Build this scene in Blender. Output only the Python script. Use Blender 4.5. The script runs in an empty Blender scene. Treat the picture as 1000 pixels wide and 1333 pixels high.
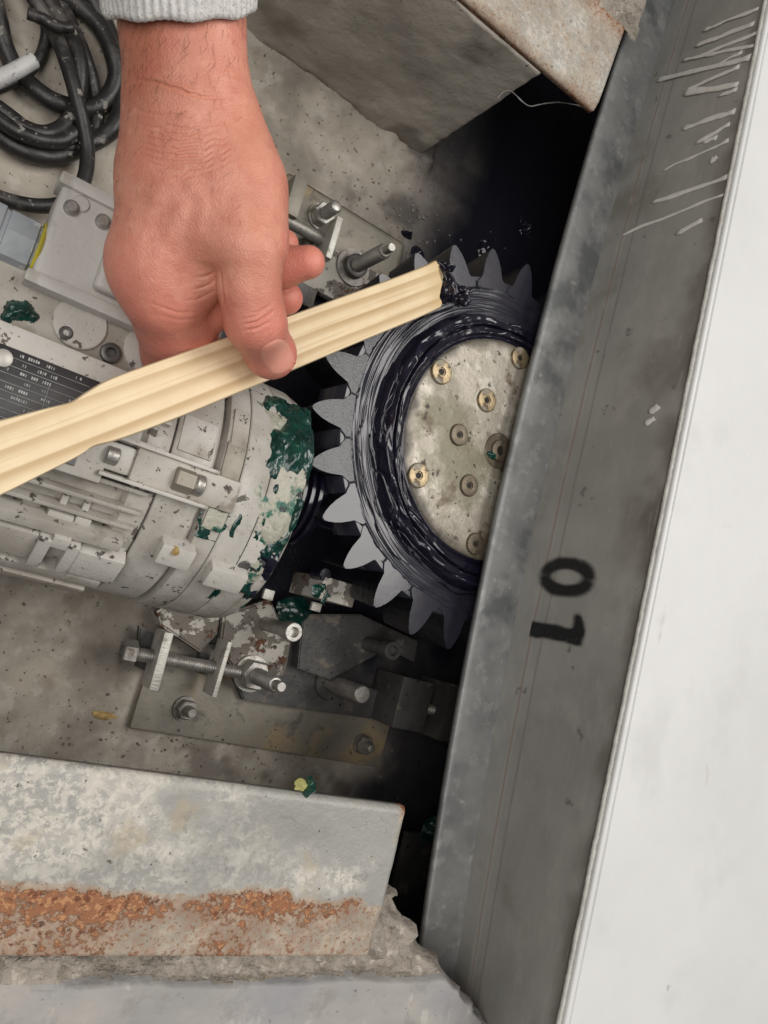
import bpy, bmesh, math, random
import numpy as np
from mathutils import Vector, Matrix
random.seed(7); rng = np.random.default_rng(7)
scene = bpy.context.scene
col = scene.collection

# ------------------------------------------------------------------ camera
# world: floor of the pit is z = 0, X runs along the motor, Y along the machine wall
TILT, YAW, H = math.radians(33), math.radians(17.5), 0.70
_R = np.array([[math.cos(YAW), -math.sin(YAW), 0], [math.sin(YAW), math.cos(YAW), 0], [0, 0, 1]])
FW = _R @ np.array([math.sin(TILT), 0, -math.cos(TILT)])
RI = _R @ np.array([math.cos(TILT), 0, math.sin(TILT)])
UP = _R @ np.array([0, 1.0, 0])
CAM = np.array([0, 0, H])
cd = bpy.data.cameras.new('camera'); cam = bpy.data.objects.new('camera', cd); col.objects.link(cam)
cd.sensor_fit = 'HORIZONTAL'; cd.sensor_width = 36; cd.lens = 36
cd.clip_start = 0.01; cd.clip_end = 100
cam.matrix_world = Matrix(((RI[0], UP[0], -FW[0], 0), (RI[1], UP[1], -FW[1], 0), (RI[2], UP[2], -FW[2], H), (0, 0, 0, 1)))
scene.camera = cam

# ------------------------------------------------------------------ light: workshop hall, wide ceiling lamps
world = bpy.data.worlds.new('World'); scene.world = world; world.use_nodes = True
bg = world.node_tree.nodes['Background']; bg.inputs[0].default_value = (0.93, 0.96, 1.0, 1); bg.inputs[1].default_value = 0.11
def lamp(name, loc, target, sx, sy, power, colr):
    l = bpy.data.lights.new(name, 'AREA'); l.shape = 'RECTANGLE'; l.size = sx; l.size_y = sy; l.energy = power; l.color = colr
    o = bpy.data.objects.new(name, l); col.objects.link(o); o.location = loc
    o.rotation_euler = (Vector(target) - Vector(loc)).to_track_quat('-Z', 'Y').to_euler(); return o
lamp('ceiling_lamp', (1.35, 0.75, 2.5), (0.3, 0.1, 0.1), 1.5, 1.3, 45, (1.0, 0.965, 0.92))
lamp('ceiling_lamp', (-1.0, -0.30, 2.6), (0.3, 0.1, 0.1), 2.2, 1.6, 45, (1.0, 0.965, 0.92))
scene.view_settings.view_transform = 'Standard'; scene.view_settings.look = 'None'
scene.view_settings.exposure = 0.0; scene.view_settings.gamma = 1.0
scene.render.engine = 'CYCLES'

# ------------------------------------------------------------------ helpers
def ray(u, v): return FW + RI * ((u - 500) / 1000) + UP * ((666.5 - v) / 1000)
def W(u, v, z):
    r = ray(u, v); return CAM + r * ((z - H) / r[2])
def WX(u, v, X):
    r = ray(u, v); return CAM + r * ((X - CAM[0]) / r[0])
def PD(u, v, d): return CAM + ray(u, v) * d
def pix(P):
    q = np.asarray(P) - CAM; d = q @ FW
    return 500 + 1000 * (q @ RI) / d, 666.5 - 1000 * (q @ UP) / d, d
MY, MZ, MR = 0.08, 0.11, 0.097                         # motor axis and radius
def cyl(u, v, R=MR):
    r = ray(u, v); oy, oz = -MY, H - MZ
    A = r[1]**2 + r[2]**2; B = oy*r[1] + oz*r[2]; c = oy*oy + oz*oz - R*R
    s = (-B - math.sqrt(max(B*B - A*c, 0))) / A; p = CAM + r*s
    return p[0], math.atan2(p[2]-MZ, p[1]-MY)

def _hash(ix, iy, iz, seed):
    h = (ix.astype(np.int64)*374761393 + iy.astype(np.int64)*668265263 + iz.astype(np.int64)*2147483647 + seed*1274126177) & 0xffffffff
    h = ((h ^ (h >> 13)) * 1274126177) & 0xffffffff
    h = (h ^ (h >> 16)) & 0xffff
    return h / 32767.5 - 1
def vn(P, s=1.0, seed=0):
    P = np.asarray(P, float) * s; i = np.floor(P); f = P - i; f = f*f*(3-2*f); i = i.astype(np.int64)
    r = 0
    for dx in (0, 1):
        wx = f[..., 0] if dx else 1-f[..., 0]
        for dy in (0, 1):
            wy = f[..., 1] if dy else 1-f[..., 1]
            for dz in (0, 1):
                wz = f[..., 2] if dz else 1-f[..., 2]
                r = r + wx*wy*wz*_hash(i[..., 0]+dx, i[..., 1]+dy, i[..., 2]+dz, seed)
    return r
def fbm(P, s, o=4, seed=0):
    r = 0; a = 1; t = 0
    for k in range(o): r = r + a*vn(P, s*2**k, seed+k*17); t += a; a *= .5
    return r/t
def sst(a, b, x):
    t = np.clip((x-a)/(b-a), 0, 1); return t*t*(3-2*t)

def link(o, parent=None):
    col.objects.link(o)
    if parent is not None:
        o.parent = parent; o.matrix_parent_inverse = PINV.get(parent.name, Matrix())
    return o
PINV = {}
def thing(name, label, cat, loc, group=None):
    o = bpy.data.objects.new(name, None); col.objects.link(o); o.location = loc; o.empty_display_size = .02
    o['label'] = label; o['category'] = cat
    if group: o['group'] = group
    PINV[o.name] = Matrix.Translation(-Vector(loc)); return o
def tag(o, label, cat, group=None, kind=None):
    if label: o['label'] = label
    if cat: o['category'] = cat
    if group: o['group'] = group
    if kind: o['kind'] = kind
    return o
def mobj(name, V, F, mat, parent=None, smooth=True, attr=None):
    me = bpy.data.meshes.new(name); me.from_pydata([tuple(v) for v in np.asarray(V, float)], [], [tuple(int(i) for i in f) for f in F])
    if mat: me.materials.append(mat)
    if smooth: me.polygons.foreach_set('use_smooth', [True]*len(me.polygons))
    for k, a in (attr or {}).items():
        at = me.attributes.new(k, 'FLOAT', 'POINT'); at.data.foreach_set('value', np.asarray(a, np.float32))
    me.update()
    return link(bpy.data.objects.new(name, me), parent)
def bobj(name, bm, mat, parent=None, smooth=False, mw=None):
    bmesh.ops.recalc_face_normals(bm, faces=bm.faces)
    me = bpy.data.meshes.new(name); bm.to_mesh(me); bm.free()
    if mat: me.materials.append(mat)
    if smooth:
        me.polygons.foreach_set('use_smooth', [True]*len(me.polygons))
        try: me.set_sharp_from_angle(angle=math.radians(38))
        except Exception: pass
    o = bpy.data.objects.new(name, me)
    if mw is not None: o.matrix_basis = mw
    return link(o, parent)
def bm_box(bm, c, s, bev=0.001, rot=None, seg=2):
    r = bmesh.ops.create_cube(bm, size=1, matrix=Matrix.Translation(Vector(c)) @ (rot or Matrix()) @ Matrix.Diagonal((*s, 1)))
    if bev > 0:
        es = list({e for v in r['verts'] for e in v.link_edges})
        bmesh.ops.bevel(bm, geom=es, offset=bev, segments=seg, affect='EDGES', profile=.6)
def box(name, c, s, mat, parent=None, bev=0.001, rot=None):
    bm = bmesh.new(); bm_box(bm, (0, 0, 0), s, bev)
    return bobj(name, bm, mat, parent, True, Matrix.Translation(Vector(c)) @ (rot or Matrix()))
def frame(p0, p1):
    z = (Vector(p1)-Vector(p0)); L = z.length; return Matrix.Translation(Vector(p0)) @ z.to_track_quat('Z', 'Y').to_matrix().to_4x4(), L
def lathe_arr(prof, n=32, a0=0, a1=2*math.pi, phase=0):
    m = len(prof); closed = abs(a1-a0-2*math.pi) < 1e-6; k = n if closed else n+1
    V = []; F = []
    for i in range(k):
        a = a0+(a1-a0)*i/n+phase
        for (z, r) in prof: V.append((r*math.cos(a), r*math.sin(a), z))
    for i in range(n):
        j = (i+1) % k
        for q in range(m-1): F.append((i*m+q, j*m+q, j*m+q+1, i*m+q+1))
    return V, F
def lathe(name, p0, p1, prof, mat, parent=None, n=32, smooth=True, phase=0):
    """profile of (z, r) along p0 -> p1 in metres"""
    M, L = frame(p0, p1); V, F = lathe_arr(prof, n, phase=phase)
    bm = bmesh.new(); vs = [bm.verts.new(v) for v in V]
    for f in F:
        try: bm.faces.new([vs[i] for i in f])
        except Exception: pass
    bmesh.ops.remove_doubles(bm, verts=bm.verts, dist=1e-6)
    return bobj(name, bm, mat, parent, smooth, M)
def rod(name, p0, p1, r, mat, parent=None, n=24, bev=None, phase=0):
    L = (Vector(p1)-Vector(p0)).length; b = bev if bev is not None else r*.12
    return lathe(name, p0, p1, [(0, 0), (0, r-b), (b, r), (L-b, r), (L, r-b), (L, 0)], mat, parent, n, True, phase)
def threaded(name, p0, p1, r, mat, parent=None, pitch=.0022):
    L = (Vector(p1)-Vector(p0)).length; prof = [(0, 0), (0, r*.8)]; z = pitch*.3
    while z < L-pitch*.8: prof += [(z, r), (z+pitch*.5, r*.87)]; z += pitch
    prof += [(L-.0004, r*.8), (L, r*.7), (L, 0)]
    return lathe(name, p0, p1, prof, mat, parent, 20)
def catmull(P, n=8):
    P = [np.asarray(p, float) for p in P]; P = [2*P[0]-P[1]] + P + [2*P[-1]-P[-2]]; out = []
    for i in range(1, len(P)-2):
        for k in range(n):
            t = k/n; a, b, c, d = P[i-1], P[i], P[i+1], P[i+2]
            out.append(.5*((2*b)+(c-a)*t+(2*a-5*b+4*c-d)*t*t+(3*b-a-3*c+d)*t**3))
    out.append(P[-2]); return np.array(out)
def tube(name, P, rad, mat, parent=None, n=12, flat=1.0, upv=(0, 0, 1), jitter=0, jscale=200):
    P = np.asarray(P, float); T = np.gradient(P, axis=0); T /= np.linalg.norm(T, axis=1)[:, None]+1e-12
    u = np.array(upv, float); B = np.cross(T, u); B /= np.linalg.norm(B, axis=1)[:, None]+1e-12; N = np.cross(B, T)
    rad = np.broadcast_to(np.asarray(rad, float), (len(P),)); V = []; F = []
    for k in range(n):
        a = 2*math.pi*k/n; V.append(P + (B*math.cos(a) + N*math.sin(a)*flat)*rad[:, None])
    V = np.stack(V, 1).reshape(-1, 3); m = len(P)
    if jitter:
        c = np.repeat(P, n, 0); dd = V-c; V = c + dd*(1+jitter*fbm(V, jscale, 3, 5))[:, None]
    for i in range(m-1):
        for k in range(n): F.append((i*n+k, i*n+(k+1) % n, (i+1)*n+(k+1) % n, (i+1)*n+k))
    F.append(tuple(range(n))[::-1]); F.append(tuple((m-1)*n+k for k in range(n)))
    return mobj(name, V, F, mat, parent)
def gridF(nu, nv, keep=None):
    i, j = np.meshgrid(np.arange(nu-1), np.arange(nv-1), indexing='ij'); a = (i*nv+j).ravel()
    F = np.stack([a, a+nv, a+nv+1, a+1], 1)
    if keep is not None: F = F[keep[F].any(1)]
    return F
def patch(name, P, N, h, mat, parent=None, kind=None, attr=None):
    """thin smear on a surface: grid of points P (nu,nv,3), normals N, heights h; kept where h > 0"""
    nu, nv = h.shape; hh = np.clip(h, -.0006, None)
    V = (P + N*hh[..., None]).reshape(-1, 3); F = gridF(nu, nv, (h > 0).ravel())
    used = np.unique(F); mp = np.full(nu*nv, -1); mp[used] = np.arange(len(used))
    o = mobj(name, V[used], mp[F], mat, parent, attr={k: a.reshape(-1)[used] for k, a in (attr or {}).items()})
    if kind: o['kind'] = kind
    return o
def surface_nets(D, org, st):
    """zero surface of the field D sampled at org + st*index"""
    S = D < 0; nx, ny, nz = D.shape
    c = np.zeros((nx-1, ny-1, nz-1), int); acc = np.zeros((nx-1, ny-1, nz-1, 3)); cnt = np.zeros((nx-1, ny-1, nz-1))
    sl = lambda o, n: slice(o, n-1+o)
    for dx in (0, 1):
        for dy in (0, 1):
            for dz in (0, 1): c += S[sl(dx, nx), sl(dy, ny), sl(dz, nz)]
    for ax in range(3):
        for p in (0, 1):
            for q in (0, 1):
                o = [0, 0, 0]; r = [a for a in range(3) if a != ax]; o[r[0]] = p; o[r[1]] = q; o2 = list(o); o2[ax] = 1
                A = D[sl(o[0], nx), sl(o[1], ny), sl(o[2], nz)]; B = D[sl(o2[0], nx), sl(o2[1], ny), sl(o2[2], nz)]
                m = (A < 0) != (B < 0); t = np.where(m, A/(A-B+1e-30), 0)
                pt = np.zeros(A.shape+(3,)); pt[..., 0] = o[0]; pt[..., 1] = o[1]; pt[..., 2] = o[2]; pt[..., ax] = t
                acc += pt*m[..., None]; cnt += m
    act = (c > 0) & (c < 8); idx = np.full(c.shape, -1); idx[act] = np.arange(act.sum())
    ii = np.argwhere(act); V = np.array(org) + st*(ii + acc[act]/cnt[act][:, None]); F = []
    for ax in range(3):
        o2 = [0, 0, 0]; o2[ax] = 1; b, d = [a for a in range(3) if a != ax]
        A = S[:nx-o2[0], :ny-o2[1], :nz-o2[2]]; B = S[o2[0]:, o2[1]:, o2[2]:]
        for sign in (0, 1):
            e = np.argwhere((A & ~B) if sign == 0 else (~A & B))
            e = e[(e[:, b] > 0) & (e[:, d] > 0)]
            mx = np.array(c.shape); e = e[(e < mx).all(1)]
            q = []
            for (s, t) in ((1, 1), (0, 1), (0, 0), (1, 0)):
                f = e.copy(); f[:, b] -= s; f[:, d] -= t; q.append(idx[f[:, 0], f[:, 1], f[:, 2]])
            q = np.stack(q, 1)
            if (sign == 1) != (ax == 1): q = q[:, ::-1]
            F.append(q)
    F = np.concatenate(F); return V, F[(F >= 0).all(1)]

# ------------------------------------------------------------------ materials
def C(r, g, b): return (r, g, b, 1)
def srgb(r, g, b):
    f = lambda c: (c/255/12.92 if c/255 <= .04045 else ((c/255+.055)/1.055)**2.4); return (f(r), f(g), f(b), 1)
class Mat:
    def __init__(s, name, c1, c2=None, scale=40, rough=.6, metal=0, spec=.5, stretch=(1, 1, 1), detail=6):
        s.m = bpy.data.materials.new(name); s.m.use_nodes = True; s.nt = s.m.node_tree; s.n = s.nt.nodes; s.l = s.nt.links
        s.b = s.n['Principled BSDF']; s.b.inputs['Specular IOR Level'].default_value = spec
        tc = s.n.new('ShaderNodeTexCoord'); mp = s.n.new('ShaderNodeMapping'); mp.inputs['Scale'].default_value = stretch
        s.l.new(tc.outputs['Object'], mp.inputs[0]); s.co = mp.outputs[0]; s.raw = tc.outputs['Object']
        s.h = None; s.rough = None; s.metal = None
        v = s.n.new('ShaderNodeValue'); v.outputs[0].default_value = rough; s.rough = v.outputs[0]
        v = s.n.new('ShaderNodeValue'); v.outputs[0].default_value = metal; s.metal = v.outputs[0]
        nz = s.noise(scale, detail); s.col = s.mixc(s.ramp(nz, .3, .7), c1, c2 or c1)
    def noise(s, scale, detail=6, dist=0, rough=.6, raw=False, stretch=None):
        n = s.n.new('ShaderNodeTexNoise'); n.inputs['Scale'].default_value = scale; n.inputs['Detail'].default_value = detail
        n.inputs['Distortion'].default_value = dist; n.inputs['Roughness'].default_value = rough
        c = s.raw if raw else s.co
        if stretch:
            mp = s.n.new('ShaderNodeMapping'); mp.inputs['Scale'].default_value = stretch; s.l.new(s.raw, mp.inputs[0]); c = mp.outputs[0]
        s.l.new(c, n.inputs['Vector']); return n.outputs['Fac']
    def ramp(s, x, a, b):
        r = s.n.new('ShaderNodeMapRange'); r.inputs[1].default_value = a; r.inputs[2].default_value = b; r.interpolation_type = 'SMOOTHSTEP'
        s.l.new(x, r.inputs[0]); return r.outputs[0]
    def mul(s, a, b, op='MULTIPLY'):
        m = s.n.new('ShaderNodeMath'); m.operation = op
        for k, x in enumerate((a, b)):
            if isinstance(x, (int, float)): m.inputs[k].default_value = x
            else: s.l.new(x, m.inputs[k])
        return m.outputs[0]
    def mixc(s, f, a, b):
        m = s.n.new('ShaderNodeMix'); m.data_type = 'RGBA'; s.l.new(f, m.inputs[0])
        for k, x in ((6, a), (7, b)):
            if isinstance(x, tuple): m.inputs[k].default_value = x
            else: s.l.new(x, m.inputs[k])
        return m.outputs[2]
    def mixf(s, f, a, b):
        m = s.n.new('ShaderNodeMix'); s.l.new(f, m.inputs[0])
        for k, x in ((2, a), (3, b)):
            if isinstance(x, (int, float)): m.inputs[k].default_value = x
            else: s.l.new(x, m.inputs[k])
        return m.outputs[0]
    def attr(s, name):
        a = s.n.new('ShaderNodeAttribute'); a.attribute_name = name; return a.outputs['Fac']
    def layer(s, mask, colr, rough=None, metal=None, amount=1.0):
        if amount != 1: mask = s.mul(mask, amount)
        s.col = s.mixc(mask, s.col, colr)
        if rough is not None: s.rough = s.mixf(mask, s.rough, rough)
        if metal is not None: s.metal = s.mixf(mask, s.metal, metal)
        return s
    def spots(s, scale, lo, hi, colr, rough=None, metal=None, amount=1.0, detail=5, dist=0, stretch=None, bump=0):
        mk = s.ramp(s.noise(scale, detail, dist, stretch=stretch), lo, hi); s.layer(mk, colr, rough, metal, amount)
        if bump: s.addh(mk, bump)
        return s
    def addh(s, x, k):
        y = s.mul(x, k); s.h = y if s.h is None else s.mul(s.h, y, 'ADD'); return s
    def bump(s, scale, k, detail=6, stretch=None, dist=0): return s.addh(s.noise(scale, detail, dist, stretch=stretch), k)
    def done(s, strength=1.0, **kw):
        s.l.new(s.col, s.b.inputs['Base Color']); s.l.new(s.rough, s.b.inputs['Roughness']); s.l.new(s.metal, s.b.inputs['Metallic'])
        if s.h is not None:
            b = s.n.new('ShaderNodeBump'); b.inputs['Strength'].default_value = strength; b.inputs['Distance'].default_value = 1.0
            s.l.new(s.h, b.inputs['Height']); s.l.new(b.outputs[0], s.b.inputs['Normal'])
        for k, v in kw.items(): s.b.inputs[k].default_value = v
        return s.m

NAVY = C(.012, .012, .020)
m_floor = Mat('floor_concrete', C(.42, .375, .315), C(.31, .275, .23), 14, .85)
m_floor.spots(60, .52, .62, C(.46, .43, .38), amount=.6).spots(7, .50, .66, C(.20, .175, .145), amount=.85).spots(18, .56, .66, C(.24, .20, .155), amount=.7).spots(170, .63, .67, C(.06, .05, .04), amount=.85)
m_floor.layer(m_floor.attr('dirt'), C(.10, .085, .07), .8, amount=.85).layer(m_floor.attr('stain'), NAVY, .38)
m_floor = m_floor.bump(300, .0006).bump(40, .0012).done()
m_wallc = Mat('pit_concrete', C(.52, .48, .42), C(.43, .395, .345), 9, .8)
m_wallc.spots(25, .53, .7, C(.50, .46, .40), amount=.7, stretch=(1, 1, .4)).spots(160, .66, .70, C(.07, .06, .05), amount=.8).spots(5, .5, .62, C(.26, .235, .20), amount=.6)
m_wallc.layer(m_wallc.attr('dirt'), C(.16, .14, .115), .9, amount=.7)
m_wallc = m_wallc.bump(200, .0007).bump(30, .0015).done()
m_crumb = Mat('crumbled_concrete', C(.42, .37, .315), C(.29, .255, .215), 50, .95)
m_crumb.spots(120, .56, .66, C(.60, .55, .48), amount=.7).spots(25, .60, .68, C(.40, .31, .18), amount=.5).spots(14, .58, .7, C(.16, .14, .12), amount=.6)
m_crumb = m_crumb.bump(260, .0022).bump(80, .0060).done()
m_crumbs = Mat('floor_crumb', C(.26, .23, .20), C(.13, .11, .095), 120, .95).done()
m_slab = Mat('painted_slab', C(.40, .375, .345), C(.31, .30, .29), 16, .8)
m_slab.spots(90, .60, .66, C(.50, .47, .43), amount=.6, stretch=(1, .5, 1)).spots(40, .54, .66, C(.25, .235, .215), amount=.6).spots(12, .52, .7, C(.27, .275, .30), amount=.6).spots(190, .67, .71, C(.12, .10, .085), amount=.7)
m_slab = m_slab.bump(150, .001).done()

def paint(name, c, c2, dirt=.6, chips=True):
    m = Mat(name, c, c2, 18, .5)
    m.spots(9, .45, .64, C(.32, .285, .24), .6, amount=dirt).spots(28, .54, .66, C(.27, .235, .19), .65, amount=dirt*.8, detail=9)
    m.spots(45, .60, .70, C(.25, .22, .18), .7, amount=dirt)
    if chips: m.spots(130, .625, .66, C(.05, .04, .03), .8, amount=.9).spots(60, .66, .68, C(.06, .05, .04), .8, amount=.85).spots(420, .66, .69, C(.06, .05, .04), .8, amount=.8)
    m.bump(70, .0006).bump(300, .00025)
    return m.done()
m_motor = paint('motor_paint', C(.55, .525, .485), C(.44, .42, .385))
m_motor_d = paint('motor_paint_dirty', C(.48, .45, .40), C(.34, .315, .275), 1.0)
m_box = paint('terminal_box_paint', C(.53, .51, .48), C(.46, .44, .41), .45, False)
m_flake = Mat('flaking_paint', C(.50, .47, .42), C(.42, .39, .35), 30, .7)
m_flake.spots(34, .49, .53, C(.15, .13, .11), .85, amount=.95, bump=-.0012).spots(60, .60, .63, C(.13, .055, .03), .9, bump=-.0008).spots(150, .62, .66, C(.07, .055, .045), .9)
m_flake = m_flake.bump(200, .0006).done()
m_plate = Mat('stained_plate', C(.30, .27, .22), C(.21, .195, .165), 22, .5, .35)
m_plate.spots(13, .52, .66, C(.34, .24, .12), .6, 0, .7).spots(60, .56, .68, C(.11, .105, .09), .45, amount=.7).spots(180, .66, .7, C(.03, .025, .02))
m_plate = m_plate.bump(120, .0004).done()
m_dsteel = Mat('dark_steel', C(.13, .125, .12), C(.075, .073, .072), 30, .45, .5)
m_dsteel.spots(50, .58, .68, C(.24, .20, .16), .7, .1, .6).spots(180, .64, .68, C(.02, .018, .016))
m_dsteel = m_dsteel.bump(200, .0004).done()
m_zinc = Mat('zinc_steel', C(.52, .50, .47), C(.36, .345, .32), 90, .42, .8)
m_zinc.spots(120, .58, .68, C(.24, .20, .15), .6, .3, .75).spots(40, .56, .7, C(.30, .27, .22), .5, .6, .6)
m_zinc = m_zinc.bump(300, .0003).done()
m_dzinc = Mat('dull_zinc_steel', C(.33, .31, .28), C(.22, .205, .185), 90, .5, .6)
m_dzinc.spots(120, .58, .68, C(.12, .09, .065), .7, .2, .8)
m_dzinc = m_dzinc.bump(300, .0004).done()
m_lug = Mat('cut_lug', C(.62, .60, .55), C(.44, .42, .38), 60, .45, .35)
m_lug.spots(90, .56, .66, C(.25, .22, .18), .6, .2, .7)
m_lug = m_lug.bump(150, .0005, stretch=(1, 4, 1)).done()
m_galv = Mat('galvanised', C(.31, .315, .31), C(.22, .225, .225), 28, .5, .2)
m_galv.spots(60, .52, .66, C(.40, .405, .40), .45, .3, .65).spots(14, .54, .68, C(.13, .135, .135), .55, .3, .7).spots(100, .65, .70, C(.5, .5, .48), .5, amount=.5)
m_galv = m_galv.bump(90, .0003).done()
m_band = Mat('machine_side', C(.37, .36, .335), C(.30, .292, .27), 12, .6, .0)
m_band.spots(30, .5, .68, C(.40, .39, .36), .5, amount=.6, stretch=(1, .8, 1.5)).spots(8, .54, .7, C(.20, .185, .155), .55, amount=.75).spots(45, .66, .71, C(.10, .09, .075), amount=.6)
m_band.layer(m_band.attr('grime'), C(.13, .115, .09), .6, 0, .75).layer(m_band.attr('seam'), C(.17, .12, .09), .7, 0, .6).spots(120, .60, .66, C(.40, .39, .37), .5, amount=.35, stretch=(1, .3, 2.5))
m_band = m_band.bump(60, .0004, stretch=(1, .4, 1)).done()
m_white = Mat('white_sheet', C(.70, .70, .69), C(.64, .64, .63), 5, .45)
m_white.spots(25, .66, .72, C(.54, .535, .51), amount=.7, stretch=(1, .4, 1)).spots(11, .55, .75, C(.58, .58, .56), amount=.6).spots(70, .735, .75, C(.35, .34, .32), amount=.7, stretch=(1, .35, 1))
m_white = m_white.bump(10, .0012).bump(90, .00012).done()
m_caulk = Mat('caulk', C(.66, .645, .60), C(.50, .485, .45), 60, .6).bump(160, .0008).done()
m_drip = Mat('caulk_drip', C(.78, .76, .71), C(.66, .64, .60), 90, .6).bump(200, .0006).done()

m_rail = Mat('weathered_rail', C(.36, .352, .328), C(.315, .308, .288), 11, .45, .1)
_w = m_rail.attr('wear')
for sc, lo, hi, cc, am in ((22, .44, .60, C(.47, .445, .40), .8), (95, .47, .58, C(.58, .545, .48), .8), (260, .50, .58, C(.66, .615, .54), .7)):
    m_rail.layer(m_rail.mul(_w, m_rail.ramp(m_rail.noise(sc, 9, .4, .68), lo, hi)), cc, .75, 0, am)
m_rail.spots(26, .58, .70, C(.42, .33, .20), .8, 0, .45).spots(7, .52, .66, C(.25, .243, .225), .5, amount=.55, stretch=(1, 2, 1)).spots(75, .61, .67, C(.22, .21, .195), .5, amount=.5, dist=1.0)
_r = m_rail.attr('rust'); _n = m_rail.noise(30, 10, .2, .72); _n2 = m_rail.noise(210, 4, 0, .7); _n3 = m_rail.noise(380, 3)
_sum = m_rail.mul(m_rail.mul(_r, m_rail.mul(_n, .55), 'ADD'), m_rail.mul(_n2, 1.0), 'ADD')
_mk = m_rail.ramp(_sum, 1.33, 1.43); _tan = m_rail.ramp(m_rail.mul(_r, m_rail.mul(_n2, .3), 'ADD'), .28, .52)
m_rail.layer(_tan, C(.35, .29, .225), .9, 0, .8)
m_rail.layer(m_rail.mul(_tan, m_rail.ramp(m_rail.noise(85, 8, .3), .46, .60)), C(.47, .40, .315), .9, 0, .85)
m_rail.layer(m_rail.mul(_tan, m_rail.ramp(m_rail.noise(24, 5), .50, .66)), C(.27, .215, .165), .9, 0, .8)
m_rail.layer(m_rail.mul(_tan, m_rail.ramp(_n3, .57, .63)), C(.24, .12, .07), .9, 0, .8)
m_rail.layer(m_rail.ramp(_sum, 1.10, 1.34), C(.33, .18, .11), .95, 0, .55)
m_rail.layer(_mk, C(.31, .135, .068), .95, 0)
m_rail.layer(m_rail.mul(_mk, m_rail.ramp(_n3, .50, .60)), C(.50, .26, .13), .95, 0, .9).layer(m_rail.mul(_mk, m_rail.ramp(m_rail.noise(170, 4), .55, .63)), C(.15, .055, .028), .95, 0, .85)
m_rail.addh(m_rail.mul(_mk, _n3), .0012)
m_rail.spots(200, .66, .70, C(.07, .05, .035), .9, 0, .8)
m_rail = m_rail.bump(60, .0008).bump(260, .0005).done()

m_disc = Mat('hub_disc', C(.44, .40, .335), C(.34, .305, .25), 22, .42, .25)
m_disc.spots(45, .52, .64, C(.58, .54, .46), .4, .3, .75).spots(14, .50, .64, C(.15, .14, .075), .45, .1, .75).spots(30, .56, .64, C(.17, .125, .085), .6, .1, .85).spots(130, .62, .66, C(.04, .033, .025), .6, 0, .9).spots(60, .63, .66, C(.05, .04, .03), .6, 0, .9)
m_disc.layer(m_disc.attr('grime'), C(.055, .045, .03), .4, 0, .95)
m_disc.spots(9, .52, .62, C(.20, .175, .125), .5, .1, .6)
m_disc = m_disc.bump(90, .0009).bump(300, .0005).done()
m_brass = Mat('stained_screw', C(.42, .33, .20), C(.30, .23, .14), 120, .4, .6)
m_brass.spots(140, .50, .60, C(.10, .065, .03), .5, .2).spots(70, .52, .62, C(.30, .28, .23), .5, .2, .8)
m_brass = m_brass.bump(400, .0004).done()
m_bscrew = Mat('grimy_screw', C(.20, .165, .12), C(.13, .105, .075), 120, .45, .5).bump(400, .0004).done()
m_hole = Mat('socket_dirt', C(.015, .012, .009), None, 50, .7).done()

def grease(name, c1, c2, rough, coat=.0, streak=None, amp=.0006):
    m = Mat(name, c1, c2, 60, rough, 0, .55)
    if streak: m.layer(m.ramp(m.attr('streak'), .35, .8), streak, None, None, .8)
    m.bump(170, amp).bump(60, amp*2)
    return m.done()
m_grease = grease('navy_grease', C(.014, .013, .024), C(.007, .006, .014), .16, amp=.00012)
m_gface = grease('gear_grease_film', C(.030, .029, .040), C(.018, .018, .027), .20, amp=.00004)
m_tooth_lit = Mat('tooth_face', C(.075, .078, .084), C(.050, .052, .058), 40, .26, .0).bump(240, .00025, stretch=(1, 6, 1)).done()  # paler tooth copy, reflected ceiling light painted into the colour
m_gdark = Mat('greased_flank', C(.006, .006, .010), C(.003, .003, .005), 60, .35).bump(120, .0015).done()
m_green = Mat('green_grease', C(.004, .055, .040), C(.002, .022, .018), 90, .18)
m_green.spots(120, .60, .68, C(.10, .22, .15), amount=.6)
m_green = m_green.bump(120, .0014).bump(300, .0003).done(**{'Coat Weight': .6, 'Coat Roughness': .08})
m_smear = Mat('pale_smear', C(.44, .42, .35), C(.36, .36, .29), 60, .3)
m_smear.spots(55, .52, .60, C(.02, .12, .08), .3).spots(90, .58, .64, C(.02, .03, .03), .3)
m_smear = m_smear.bump(140, .002).done()

m_rubber = Mat('black_rubber', C(.022, .020, .020), C(.012, .011, .011), 70, .42)
m_rubber.spots(75, .61, .67, C(.30, .28, .25), .8, amount=.75).spots(24, .54, .66, C(.075, .068, .062), .7, amount=.8).spots(260, .66, .7, C(.36, .33, .29), .9, amount=.7)
m_rubber = m_rubber.bump(140, .0005).done()
m_sleeve = Mat('label_sleeve', C(.50, .50, .49), C(.40, .40, .40), 60, .5)
m_sleeve.spots(200, .60, .64, C(.1, .1, .1), amount=.7, stretch=(1, 1, 1))
m_sleeve = m_sleeve.done()
m_gland = Mat('grey_gland', C(.33, .35, .37), C(.24, .26, .28), 40, .4)
m_gland.spots(120, .60, .66, C(.6, .6, .58), amount=.5).spots(30, .55, .68, C(.10, .10, .10), amount=.6)
m_gland = m_gland.bump(100, .0004).done()
m_yellow = Mat('yellow_seal', C(.50, .43, .03), C(.36, .30, .04), 90, .5).done()
m_chip = Mat('yellow_chip', C(.50, .36, .14), C(.30, .19, .07), 200, .8).bump(300, .001).done()
m_name = Mat('nameplate_black', C(.016, .015, .019), C(.032, .030, .032), 30, .35)
m_name.spots(20, .56, .7, C(.13, .125, .11), .6, amount=.7).spots(300, .66, .7, C(.2, .19, .17), amount=.6)
m_name = m_name.done()
m_print = Mat('plate_print', C(.50, .50, .48), C(.30, .30, .29), 150, .5).done()
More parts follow.
